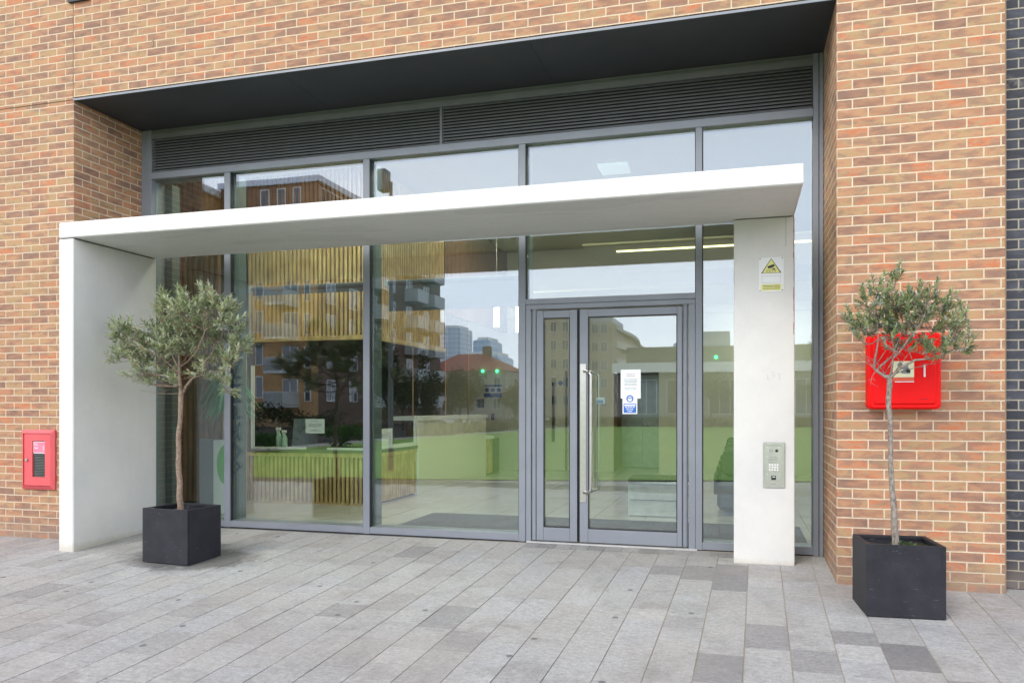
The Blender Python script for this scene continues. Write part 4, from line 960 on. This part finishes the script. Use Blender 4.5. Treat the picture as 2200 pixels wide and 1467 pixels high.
MB().box(-.28, .28, -.03, .03, .01, .04).box(-.03, .03, -.28, .28, .0401, .07).build('base', M['black'], ch)
# hanging timber bulkhead
bh = empty('timber_bulkhead', 'hanging oak slat bulkhead over the reception desk', 'bulkhead', (-6, 3.1, 2.26)); BL = (-6, 3.1, 2.26); H_ = lambda mb, name, mat: lpart(mb, name, mat, bh, BL)
def slat_mb(axis, a0, a1, fixed, z0, z1, pitch, wd_, dp, sgn):
    mb = MB(); k = a0
    while k < a1 - wd_ * .5:
        e = min(k + wd_, a1); lo, hi = sorted((fixed, fixed + sgn * dp))
        if axis == 'x': mb.box(k, e, lo, hi, z0, z1)
        else: mb.box(lo, hi, k, e, z0, z1)
        k += pitch
    return mb
H_(slat_mb('x', -7.35, -5.52, 3.10, 2.30, 3.52, .065, .036, .04, -1), 'front_slats', M['slat']); H_(slat_mb('x', -7.35, -5.52, 3.10, 3.522, 4.58, .065, .036, .04, -1), 'dimmed_upper_slats', M['slat_dark']); H_(B(-7.35, -5.5, 3.101, 3.13, 2.30, 4.58), 'front_backing', M['backing'])  # upper slats darkened in colour to hold back the lamp light there
H_(slat_mb('y', 3.13, 5.74, -5.47, 2.30, 4.58, .065, .036, .04, 1), 'side_slats', M['slat']); H_(B(-5.499, -5.4705, 3.131, 5.74, 2.30, 4.58), 'side_backing', M['backing'])
H_(slat_mb('y', 5.76, 9.45, -5.47, 2.9, 4.58, .065, .036, .04, 1), 'side_slats', M['slat_dark']); H_(B(-5.499, -5.4705, 5.745, 9.45, 2.9, 4.58), 'side_backing', M['backing'])
H_(B(-7.35, -5.43, 3.05, 3.14, 2.24, 2.298), 'bottom_rail', M['slat']); H_(B(-5.49, -5.42, 3.1405, 5.76, 2.24, 2.298), 'bottom_rail', M['slat'])
# left timber wall
tw_ = empty('timber_slat_wall', 'dark vertical timber slat wall left of the reception desk', 'wall', (-8, 2.62, 0)); TL = (-8, 2.62, 0)
lpart(slat_mb('x', -9.4, -7.42, 2.62, .05, 4.58, .085, .05, .05, -1), 'slats', M['slat_dark'], tw_, TL); lpart(B(-9.45, -7.40, 2.621, 2.66, 0, 4.57), 'backing', M['backing'], tw_, TL)
lpart(B(-7.40, -7.36, 2.55, 3.04, 0, 2.2), 'end_post', M['slat'], tw_, TL)
# roller blinds
for i, (a, b2, z0) in enumerate(((-6.10, -4.54, 2.60), (-4.40, -2.84, 2.366))):
    rb = empty('roller_blind', ['short rolled up grey blind in the second glass bay', 'longer lowered grey blind in the third glass bay'][i], 'blind', ((a + b2) / 2, 1.3, z0), 0, 'roller blinds behind the glass'); L0 = ((a + b2) / 2, 1.3, z0)
    lpart(B(a + .02, b2 - .02, 1.298, 1.302, z0, 2.66), 'fabric', M['blindm'], rb, L0); lpart(MB().tube([(a, 1.3, 2.675), (b2, 1.3, 2.675)], .028, 12), 'roller', M['blindm'], rb, L0)
    lpart(B(a - .012, a + .012, 1.26, 1.33, 2.63, 2.71), 'bracket', M['white'], rb, L0)
# screens suspended in front of the counter: copper rods
for i, (u, y) in enumerate(((887, 4.5), (957, 6.0), (1006, 7.3))):
    x, _, _z = PL(u, 800, y); 
    o = MB().tube([(x, y, 1.19), (x, y, 4.58)], .010, 8).build('copper_rod', plain('copper', (.55, .30, .16), .35, 1)); tag(o, ['copper rod rising from the near end of the counter', 'copper rod rising from the middle of the counter', 'copper rod rising towards the far end of the counter'][i], 'rod', 'copper rods on the counter')
# back wall details
def bwall(name, label, cat, u0, v0, u1, v1, y, mat, th=.02):
    a = PL(u0, v0, y); c = PL(u1, v1, y)
    return tag(MB().box(a[0], c[0], y - th, y, c[2], a[2]).build(name, mat), label, cat)
ns = bwall('hygiene_notice', 'blue and white safety notice with three round symbols on far lobby wall', 'notice', 1040, 827, 1078, 853, 9.598, M['white'], .006)
a = PL(1040, 827, 9.59); c = PL(1078, 853, 9.59)
mb = MB().box(a[0], c[0], 9.585, 9.591, a[2] - .03, a[2]); mb.box(a[0], c[0], 9.585, 9.591, c[2], c[2] + .085)
for k in range(3): disc(mb, a[0] + (c[0] - a[0]) * (k + .5) / 3, (a[2] + c[2]) / 2 + .025, .045, 9.585, 9.591, 16)
mb.build('blue_print', M['blue'], ns)
bwall('wall_switch', 'small white switch plate right of the blue safety notice', 'switch', 1094, 856, 1103, 864, 9.598, M['white'])
bwall('wall_poster', 'small grey poster on the far wall beyond the counter', 'poster', 1024, 857, 1040, 875, 9.598, M['greyprint'], .006)
bwall('wall_reader', 'small black card reader on the far lobby wall', 'reader', 1056, 888, 1062, 902, 9.598, M['black'])
for i, (u, v) in enumerate(((1037, 797), (1068, 797), (1538, 767))):
    x, y, z = PL(u, v, 9.597); m2 = MB().tube([(x, 9.597, z), (x, 9.575, z)], .022, 10); o = m2.build('indicator_light', M['green_led']); tag(o, ['green indicator light over the counter end', 'green indicator light above the safety notice', 'green indicator light on the far wall near the seats'][i], 'light', 'green indicator lights')
# dark framed lobby door
ld = empty('lobby_door', 'pale lobby door with long dark pull handle on the far wall', 'door', (-4.42, 9.58, 0)); LDl = (-4.42, 9.58, 0)
lpart(B(-4.66, -4.20, 9.55, 9.598, 0.005, 2.04), 'leaf', M['intwall'], ld, LDl); lpart(B(-4.47, -4.42, 9.49, 9.53, .6, 1.84).box(-4.46, -4.43, 9.5305, 9.55, .7, .74).box(-4.46, -4.43, 9.5305, 9.55, 1.7, 1.74), 'pull_handle', M['black'], ld, LDl)
lpart(B(-4.70, -4.665, 9.54, 9.598, 0, 2.08).box(-4.195, -4.16, 9.54, 9.598, 0, 2.08), 'frame', M['frame_dark'], ld, LDl)
m2 = MB(); disc(m2, -4.30, 1.83, .05, 9.540, 9.549, 16); lpart(m2, 'round_sign', M['blue'], ld, LDl)
# lift
lf = empty('lift_doors', 'pair of brushed metal lift doors in a dark recess', 'lift', (-2.74, 10.8, 0)); LFl = (-2.74, 10.8, 0); stl = plain('satin_metal', (.34, .35, .34), .35, .7)
lpart(B(-3.19, -2.742, 10.78, 10.84, .01, 2.03), 'door_panel', stl, lf, LFl); lpart(B(-2.738, -2.275, 10.78, 10.84, .01, 2.03), 'door_panel', stl, lf, LFl)
o = bwall('lift_sign', 'small white sign on the lift door', 'sign', 1385, 908, 1397, 916, 10.775, M['white'], .004)
# steel barrier box
tb = empty('barrier_box', 'low polished steel and white box with dark top inside the doors', 'box', (-1.69, 3.25, 0)); TBl = (-1.69, 3.25, 0)
pol = plain('polished_steel', (.8, .82, .83), .12, 1, var=.03)
lpart(MB().bbox(-2.02, -1.30, 3.05, 3.42, 0.006, .395, .01), 'casing', plain('glossy_white_panel', (.72, .75, .76), .15), tb, TBl); lpart(MB().bbox(-2.03, -1.29, 3.03, 3.44, .396, .43, .006), 'steel_rim', pol, tb, TBl)
lpart(MB().bbox(-2.02, -1.30, 3.05, 3.60, .4305, .465, .006), 'dark_top', M['mat'], tb, TBl)
lpart(B(-2.0, -1.32, 3.045, 3.0495, .20, .205), 'panel_seam', M['gasket'], tb, TBl)
# seats
for i in range(4):
    s_ = empty('tub_seat', ['nearest dark green tub seat behind the white column', 'second dark green tub seat from the column', 'third dark green tub seat from the column', 'farthest dark green tub seat in the row'][i], 'seat', (-.62, 3.75 + i * 1.25, 0), 0, 'row of tub seats by the right wall')
    MB().bbox(-.36, .40, -.36, .36, .07, .42, .05).build('seat_base', M['seatm'], s_); MB().bbox(-.30, .42, .2, .40, .42, .80, .05).build('backrest', M['seatm'], s_); MB().bbox(-.40, -.3605, -.3, .3, .25, .5, .015).build('armrest', M['seatm'], s_)
# white and green leaflet stand and houseplant
ls_ = empty('leaflet_stand', 'white and green display stand inside the left glass bay', 'stand', (-6.9, 1.8, 0)); LSl = (-6.9, 1.8, 0)
lpart(MB().bbox(-6.99, -6.66, 1.8, 2.0, .005, .92, .008), 'body', M['white'], ls_, LSl); gp = MB(); disc(gp, -6.80, .62, .13, 1.793, 1.7995, 24, sz=1.9); lpart(gp, 'green_graphic', plain('bright_green', (.10, .48, .08), .4), ls_, LSl)
lpart(B(-7.23, -7.0, 1.86, 1.90, .005, .93), 'side_panel', M['frame'], ls_, LSl)
hp = empty('houseplant', 'dark green drooping houseplant on the leaflet stand', 'plant', (-6.86, 1.9, .92)); r = random.Random(12)
MB().tube([(0, 0, 0), (.02, 0, .14), (-.01, 0, .26), (.0, 0, .48)], [.022, .016, .014, .012], 8).build('stem', M['slat'], hp, smooth=True); lv = MB()
for k in range(150):
    a = r.uniform(0, 2 * pi); b0 = Vector((0, 0, r.uniform(.38, .74))); L_ = r.uniform(.28, .50); mid = b0 + Vector((cos(a), sin(a) * .5, .25)) * L_ * .5; end = b0 + Vector((cos(a) * 1.0, sin(a) * .5, -.55)) * L_
    s = Vector((-sin(a), cos(a), 0)) * .024; tn = r.random()
    lv.add([b0 - s * .5, b0 + s * .5, mid + s, mid - s, end], [(0, 1, 2, 3), (3, 2, 4)], tn)
lv.build('leaves', M['plant_leaf'], hp, tone=True)

# ================================================================== THE SQUARE IN THE REFLECTIONS (behind the camera)
def RV(u, v, d):      # mirror-image point at depth d along the view, brought back to the real side of the glass
    s, c = sin(.279), cos(.279); a = (u - 1100) / 1690.4; b2 = (874.3 - v) / 1690.4
    return Vector((-.74 + d * (a * c - s), 2 * G - (-6.556 + d * (a * s + c)), 1.3275 + d * b2))
# --- apartment block A: corner nearest to us at (-35.1,-51.3)
ap = empty('apartment_block', 'seven storey ochre and brown brick apartment block across the lawn', 'building', (-40, -60, 0)); AL = (-40, -60, 0)
A_ = lambda mb, name, mat: lpart(mb, name, mat, ap, AL)
CX_, CYa, EX, BYa, HA = -35.1, -51.3, -44.6, -80.2, 20.5
mb = MB().box(EX, CX_, BYa, CYa, -.4, HA); mb.mi = [0, 0, 1, 1, 1, 1]; 
mb.mi = [0, 0, 1, 0, 1, 1]
wa = MB(); wa.box(EX, CX_, BYa, CYa, -.4, HA); wa.mi = [0, 0, 0, 1, 2, 2]
A_(wa, 'wall', [M['farpave'], M['far_ochre'], M['far_brown']])
A_(MB().box(EX - .2, CX_ + .35, BYa - .3, CYa + .35, HA, HA + .5), 'parapet', plain('white_parapet', (.62, .66, .75), .6))
A_(B(EX - .02, CX_ + .03, CYa - 12, CYa + .03, 17.9, HA - .001), 'timber_cladding', M['slat_dark'])
SH = 2.9
def window(par, PLl, x, y, z, w_, h, axis, cnt=2, mat='winglass'):
    f = MB(); t = .06
    if axis == 'x':   # on a face looking +Y
        f.box(x, x + w_, y, y + t, z, z + .07).box(x, x + w_, y, y + t, z + h - .07, z + h)
        for k in range(cnt + 1): f.box(x + (w_ - .07) * k / cnt, x + (w_ - .07) * k / cnt + .07, y, y + t + .01, z, z + h)
        g = MB().box(x + .02, x + w_ - .02, y - .05, y + .03, z + .03, z + h - .03)
    else:
        f.box(x, x + t, y, y + w_, z, z + .07).box(x, x + t, y, y + w_, z + h - .07, z + h)
        for k in range(cnt + 1): f.box(x, x + t + .01, y + (w_ - .07) * k / cnt, y + (w_ - .07) * k / cnt + .07, z, z + h)
        g = MB().box(x - .05, x + .03, y + .02, y + w_ - .02, z + .03, z + h - .03)
    fo = lpart(f, 'window', M['white'], par, PLl); go = g.build('pane', M[mat]); go.parent = fo; go.matrix_parent_inverse = Matrix.Identity(4)
    return fo
def balcony(par, PLl, x0, x1, y0, y1, z, axis, solid):
    bo = lpart(MB().box(x0, x1, y0, y1, z - .22, z), 'balcony', M['white'], par, PLl); bo.data.materials[0] = M['bal']
    m2 = MB()
    def rail(xa, ya, xb, yb, sol):
        n_ = max(2, int(math.hypot(xb - xa, yb - ya) / .13))
        if sol: m2.box(min(xa, xb) - .02, max(xa, xb) + .02, min(ya, yb) - .02, max(ya, yb) + .02, z + .02, z + 1.12)
        else:
            for k in range(n_ + 1): x = xa + (xb - xa) * k / n_; y = ya + (yb - ya) * k / n_; m2.box(x - .018, x + .018, y - .018, y + .018, z, z + 1.06)
            m2.box(min(xa, xb) - .03, max(xa, xb) + .03, min(ya, yb) - .03, max(ya, yb) + .03, z + 1.06, z + 1.12)
    if axis == 'x': rail(x0, y1, x1, y1, False); rail(x0, y0, x0, y1, True); rail(x1, y0, x1, y1, True)
    else: rail(x1, y0, x1, y1, solid); rail(x0, y0, x1, y0, True); rail(x0, y1, x1, y1, True)
    g = m2.build('railing', M['bal']); g.parent = bo
M['bal'] = plain('pale_grey_metal', (.50, .51, .50), .6)
for fl_ in range(7):
    z = 1.5 + fl_ * 2.85
    if fl_ < 6:
        for x in (-43.4, -41.2): window(ap, AL, x, CYa, z + .6, .8, 1.9, 'x', 1)
        window(ap, AL, -38.5, CYa, z + .05, 1.5, 2.2, 'x', 2); window(ap, AL, -36.4, CYa, z + .3, .6, 1.8, 'x', 1)
        if fl_ > 0 or True: balcony(ap, AL, -38.7, -36.9, CYa, CYa + 2.6, z, 'x', False)
    else:
        for x in (-40.7, -39.1, -37.5): window(ap, AL, x, CYa + .04, z + .35, .85, 1.9, 'x', 1, 'winlit')  if False else window(ap, AL, x, CYa + .04, z + .1, .85, 1.5, 'x', 1)
    for k, y in enumerate((-54.3, -58.5, -62.5, -67.0, -71.5, -76.5)):
        if fl_ == 6 and k == 0: window(ap, AL, CX_, y - 1.2, z + .1, 3.6, 1.5, 'y', 5); continue
        window(ap, AL, CX_, y, z + .3, 1.6, 1.9, 'y', 2)
        if k in (2, 4, 5): balcony(ap, AL, CX_, CX_ + 1.5, y - 1.2, y + 2.0, z, 'y', True)
# --- wing B
bw = empty('apartment_wing', 'brown brick apartment wing at the left of the reflected block', 'building', (-52, -50, 0)); BWl = (-52, -50, 0)
wa = MB(); wa.box(-62, -45.2, -60, -46.5, -.4, 19.9); wa.mi = [0, 0, 0, 1, 2, 2]; lpart(wa, 'wall', [M['farpave'], M['far_brown_x'], M['far_ochre']], bw, BWl)
lpart(MB().box(-62.2, -44.9, -60.2, -46.2, 19.9, 20.5), 'parapet', M['white'], bw, BWl)
for fl_ in range(6):
    for y in (-49.5, -51.9): window(bw, BWl, -45.2, y, .9 + fl_ * 3.1, 1.3, 2.0, 'y', 1)
    for x in (-48.5, -52, -55.5): window(bw, BWl, x, -46.5, .9 + fl_ * 3.1, 1.6, 2.0, 'x', 2)
# --- beige block C
cb = empty('beige_corner_block', 'beige five storey block with curved white balconies', 'building', (-24, -130, 0)); CBl = (-24, -130, 0); Cc = lambda mb, name, mat: lpart(mb, name, mat, cb, CBl)
m2 = MB().box(-33.5, -20.9, -150, -122, -.4, 15.6); m2.box(-33.5, -27, -136, -119, -.4, 16.9); Cc(m2, 'wall', M['beige'])
Cc(MB().box(-27.5, -21.5, -140, -126, 15.6, 16.9), 'roof_plant', plain('grey_zinc', (.45, .48, .5), .5))
pts = []
for k in range(25):
    t = k / 24; pts.append((-20.7 + 1.1 * sin(t * pi * 2.2), -126 - 78 * t))
for fl_ in range(5):
    z = 2.6 + fl_ * 3.0; m2 = MB()
    for k in range(24):
        (xa, ya), (xb, yb) = pts[k], pts[k + 1]; h = 1.15 if fl_ < 4 else .5
        m2.add([(xa, ya, z), (xb, yb, z), (xb, yb, z + h), (xa, ya, z + h), (-21.5, ya, z), (-21.5, yb, z), (-21.5, yb, z + h), (-21.5, ya, z + h)], [(0, 1, 2, 3), (4, 7, 6, 5), (3, 2, 6, 7), (0, 4, 5, 1)])
    Cc(m2, 'balcony_band', plain('cream_render', (.58, .54, .46), .7))
m2 = MB().box(-33, -21.4, -206, -150.01, -.4, 15.3); Cc(m2, 'wall', M['beige'])
for fl_ in range(5):
    for x in (-32.4, -30.6, -28.6): window(cb, CBl, x, -119, 1.6 + fl_ * 3.05, 1.1, 1.7, 'x', 2)
    for x in (-25.9, -24.3, -22.8): window(cb, CBl, x, -122, 1.4 + fl_ * 3.05, 1.1, 1.7, 'x', 2)
    for k in range(9): window(cb, CBl, -21.38, -204 + k * 8.4, .6 + fl_ * 3.0, 3.2, 1.9, 'y', 3)
# --- long low building D
lo_ = empty('low_pavilion', 'long low grey building with a flat roof and white fascia', 'building', (5, -78, 0)); LOl = (5, -78, 0); Lc = lambda mb, name, mat: lpart(mb, name, mat, lo_, LOl)
Lc(MB().box(-13, 45, -92, -75, -.4, 4.9), 'wall', plain('grey_glazed_wall', (.24, .24, .22), .5)); Lc(MB().box(-13.4, 46, -93, -73.4, 4.9, 5.9), 'fascia', M['white'])
Lc(MB().box(-12, 44, -91, -74.6, 5.9, 7.6), 'upper_roof', plain('olive_grey_roof', (.20, .20, .15), .8))
for k in range(12): window(lo_, LOl, -12 + k * 4.2, -75, .6, 3.2, 3.6, 'x', 3)
Lc(MB().box(-5.5, -1.5, -84, -78, 7.6, 9.4), 'roof_plant', plain('grey_zinc2', (.42, .46, .48), .5))
# --- red roofed house
rh = empty('red_roofed_house', 'low grey house with a red hipped tile roof', 'building', (-39, -104, 0)); RHl = (-39, -104, 0)
lpart(MB().box(-45.4, -33.2, -112, -101, -.4, 6.6), 'wall', plain('grey_beige_render', (.34, .31, .27), .8), rh, RHl)
m2 = MB(); m2.add([(-46.2, -112.6, 6.6), (-32.6, -112.6, 6.6), (-32.6, -100.4, 6.6), (-46.2, -100.4, 6.6), (-42.4, -106.5, 9.5), (-38, -106.5, 9.5)], [(0, 1, 5, 4), (1, 2, 5), (2, 3, 4, 5), (3, 0, 4), (0, 3, 2, 1)]); ro = lpart(m2, 'roof', M['redroof'], rh, RHl)
ci = MB().box(-38.3, -37.1, -107, -106, 8.8, 10.6).build('chimney', M['far_brown_x']); ci.parent = ro
for x in (-44.6, -42.2, -39.8, -37.4, -35.0): window(rh, RHl, x, -101, 4.0, 1.2, 1.6, 'x', 2)
for x in (-44.6, -42.2, -39.8, -37.4, -35.0): window(rh, RHl, x, -101, 1.0, 1.2, 1.6, 'x', 2)
# --- towers
def tower(x0, x1, y, h, mat, label):
    o = MB().bbox(x0, x1, y - 30, y, -.4, h, 1.0); t = o.build('glass_tower', mat); MB().box(x0 + 2, x1 - 2, y - 26, y - 4, h, h + 2).build('roof_plant', M['white'], t); tag(t, label, 'tower'); return t
tower(-219, -203.5, -555, 62, M['tower'], 'distant pale glass office tower with a white grid facade')
tower(-163, -152, -466, 44, M['tower2'], 'distant slimmer blue glass tower right of the gridded one')
tower(-137, -117, -371, 27.5, M['tower2'], 'distant lower blue glass office block below the towers')
tower(-40, -36, -500, 42, M['tower2'], 'distant sliver of a tower behind the beige block')
# --- lamp
lp = empty('street_lamp', 'street lamp with a box head on a slim pole beside the lawn', 'street lamp', (-10.0, -11.5, -.42))
MB().tube([(0, 0, 0), (0, 0, 8.0)], [.075, .05], 10).build('pole', M['frame_dark'], lp); MB().bbox(-.36, -.08, -.18, .18, 7.75, 8.35, .03).build('lamp_head', M['frame_dark'], lp)
# --- trees and shrubs
def crown_mb(r, c, rx, ry, rz_, n, ls, clump=9):
    mb = MB()
    for k in range(clump):
        a = Vector((r.gauss(0, 1), r.gauss(0, 1), r.gauss(0, 1))); a.normalize(); a *= r.uniform(.15, .95); cc2 = Vector((c[0] + a.x * rx, c[1] + a.y * ry, c[2] + a.z * rz_)); t0 = .3 + .5 * r.random()
        for j in range(n // clump):
            b2 = Vector((r.gauss(0, 1), r.gauss(0, 1), r.gauss(0, 1))); b2.normalize(); b2 *= r.random() ** .5 * .42; p0 = cc2 + Vector((b2.x * rx, b2.y * ry, b2.z * rz_))
            d = Vector((r.uniform(-1, 1), r.uniform(-1, 1), r.uniform(-1, 1))).normalized(); e = d.orthogonal().normalized() * ls * .3; d *= ls
            mb.add([p0, p0 + d * .5 + e, p0 + d, p0 + d * .5 - e], [(0, 1, 2, 3)], min(1, max(0, t0 + r.gauss(0, .2))))
    return mb
def far_tree(base, h, rx, cz, rz_, label, lm, seed, n=2600, ls=.16, fork=True, rad=.07, cat='tree', gr='trees around the lawn'):
    r = random.Random(seed); t = empty('garden_tree', label, cat, base, 0, gr)
    tr = MB(); f = cz - rz_ * .75
    tr.tube([(0, 0, 0), (.03, 0, f * .5), (0, 0, f)], [rad, rad * .85, rad * .75], 8)
    for k in range(7):
        a = k * 2 * pi / 7 + r.uniform(-.3, .3); L_ = r.uniform(.5, .85)
        tr.tube([(0, 0, f - .05), (cos(a) * rx * .3, sin(a) * rx * .3, f + rz_ * .35), (cos(a) * rx * L_, sin(a) * rx * L_, cz + rz_ * r.uniform(-.1, .6))], [rad * .55, rad * .35, rad * .1], 6)
    tr.build('trunk', M['bark_far'], t); crown_mb(r, (0, 0, cz), rx, rx, rz_, n, ls, 16).build('crown', lm, t, tone=True); return t
#far_tree((-15.8, -20.4, -.42), 4, 1.15, 3.0 + .42, .95, 'small dark standard tree with a forked trunk near the path', M['far_leaf'], 1, 2600, .13, rad=.055)
far_tree((-22.0, -37.3, -.42), 6, 1.5, 3.6, 2.6, 'tall dark bushy tree standing behind the small forked tree', M['far_leaf'], 2, 3200, .2, rad=.1)
far_tree((-21.8, -42.6, -.42), 6, 1.1, 2.8, 2.6, 'narrow dark conifer like tree beyond the path', M['far_leaf'], 3, 2600, .2, rad=.1)
far_tree((-22.5, -52, -.42), 6, 1.9, 3.2, 2.0, 'yellowing autumn tree in front of the red roofed house', M['autumn_leaf'], 4, 2600, .22, rad=.1)
far_tree((-19.0, -56, -.42), 5, 1.6, 2.6, 1.7, 'loose autumn tree nearer the beige block', M['autumn_leaf'], 5, 2000, .22, rad=.08)
far_tree((-24.6, -60, -.42), 5, 2.3, 3.3, 1.9, 'broad autumn tree hiding the middle of the red roofed house', M['autumn_leaf'], 15, 2600, .24, rad=.1)
far_tree((-24.5, -45, -.42), 5, 1.5, 2.9, 1.9, 'dark olive green tree left of the yellowing one', M['far_leaf'], 16, 2400, .2, rad=.09)
far_tree((-3.0, -62, -.42), 5, 2.0, 3.6, 1.4, 'flat topped tree in front of the low pavilion', M['far_leaf'], 6, 1600, .22, rad=.1)
far_tree((6.5, -60, -.42), 5, 2.2, 3.6, 1.6, 'broad tree at the far right of the low pavilion', M['far_leaf'], 7, 1600, .22, rad=.1)
def shrub(x, y, rx, h, lm, label, seed, n=1500, ls=.16):
    r = random.Random(seed); t = crown_mb(r, (0, 0, h * .5), rx, rx * .8, h * .55, n, ls, 10).build('garden_shrub', lm, None, tone=True); t.location = (x, y, -.42)
    tag(t, label, 'shrub', 'shrubs beside the path'); return t
shrub(-23.4, -21.5, 1.5, 1.9, M['autumn_leaf'], 'rusty autumn shrub at the left end of the bed', 21); shrub(-21.6, -21.0, 1.4, 1.8, M['far_leaf'], 'dark rounded shrub next to the rusty one', 22)
shrub(-20.6, -17.6, 1.1, 1.3, M['far_leaf'], 'low dark spiky shrub at the lawn edge', 23); shrub(-18.9, -18.8, 1.2, .9, M['green_leaf'], 'bright green low shrub beside the small forked tree', 24)
shrub(-21.5, -24.5, 1.8, 1.8, M['far_leaf'], 'dull green shrub behind the bright low one', 25); shrub(-22.0, -28.5, 1.8, 1.7, M['far_leaf'], 'dark shrub before the tall bushy tree', 26)
shrub(-27.0, -24.5, 2.0, 2.2, M['far_leaf'], 'large dark shrub near the ochre wall', 27); shrub(-21.5, -33, 1.6, 1.4, M['autumn_leaf'], 'brown shrub at the bend of the path', 28)
shrub(-17.2, -22.4, 1.3, 1.0, M['green_leaf'], 'green low shrub right of the forked tree', 29)
# meadow strip and hedge far across the lawn
r = random.Random(40); hd = MB()
for k in range(9000):
    t = r.random(); x = -20.5 + t * 70; y = -64 - t * 2 + r.gauss(0, 1.0) ; h = r.uniform(.2, .9); a = r.uniform(0, pi); s = Vector((cos(a), sin(a), 0)) * .12
    if t < .04: y = -36 - r.random() * 28
    p0 = Vector((x, y, -.42)); hd.add([p0 - s, p0 + s, p0 + s * .6 + Vector((r.uniform(-.2, .2), r.uniform(-.2, .2), h)), p0 - s * .5 + Vector((r.uniform(-.2, .2), 0, h * .9))], [(0, 1, 2, 3)], r.random())
o = hd.build('meadow_grass', M['autumn_leaf'], tone=True); tag(o, 'strip of tall brown grasses along the far edge of the lawn', 'grass', kind='stuff')
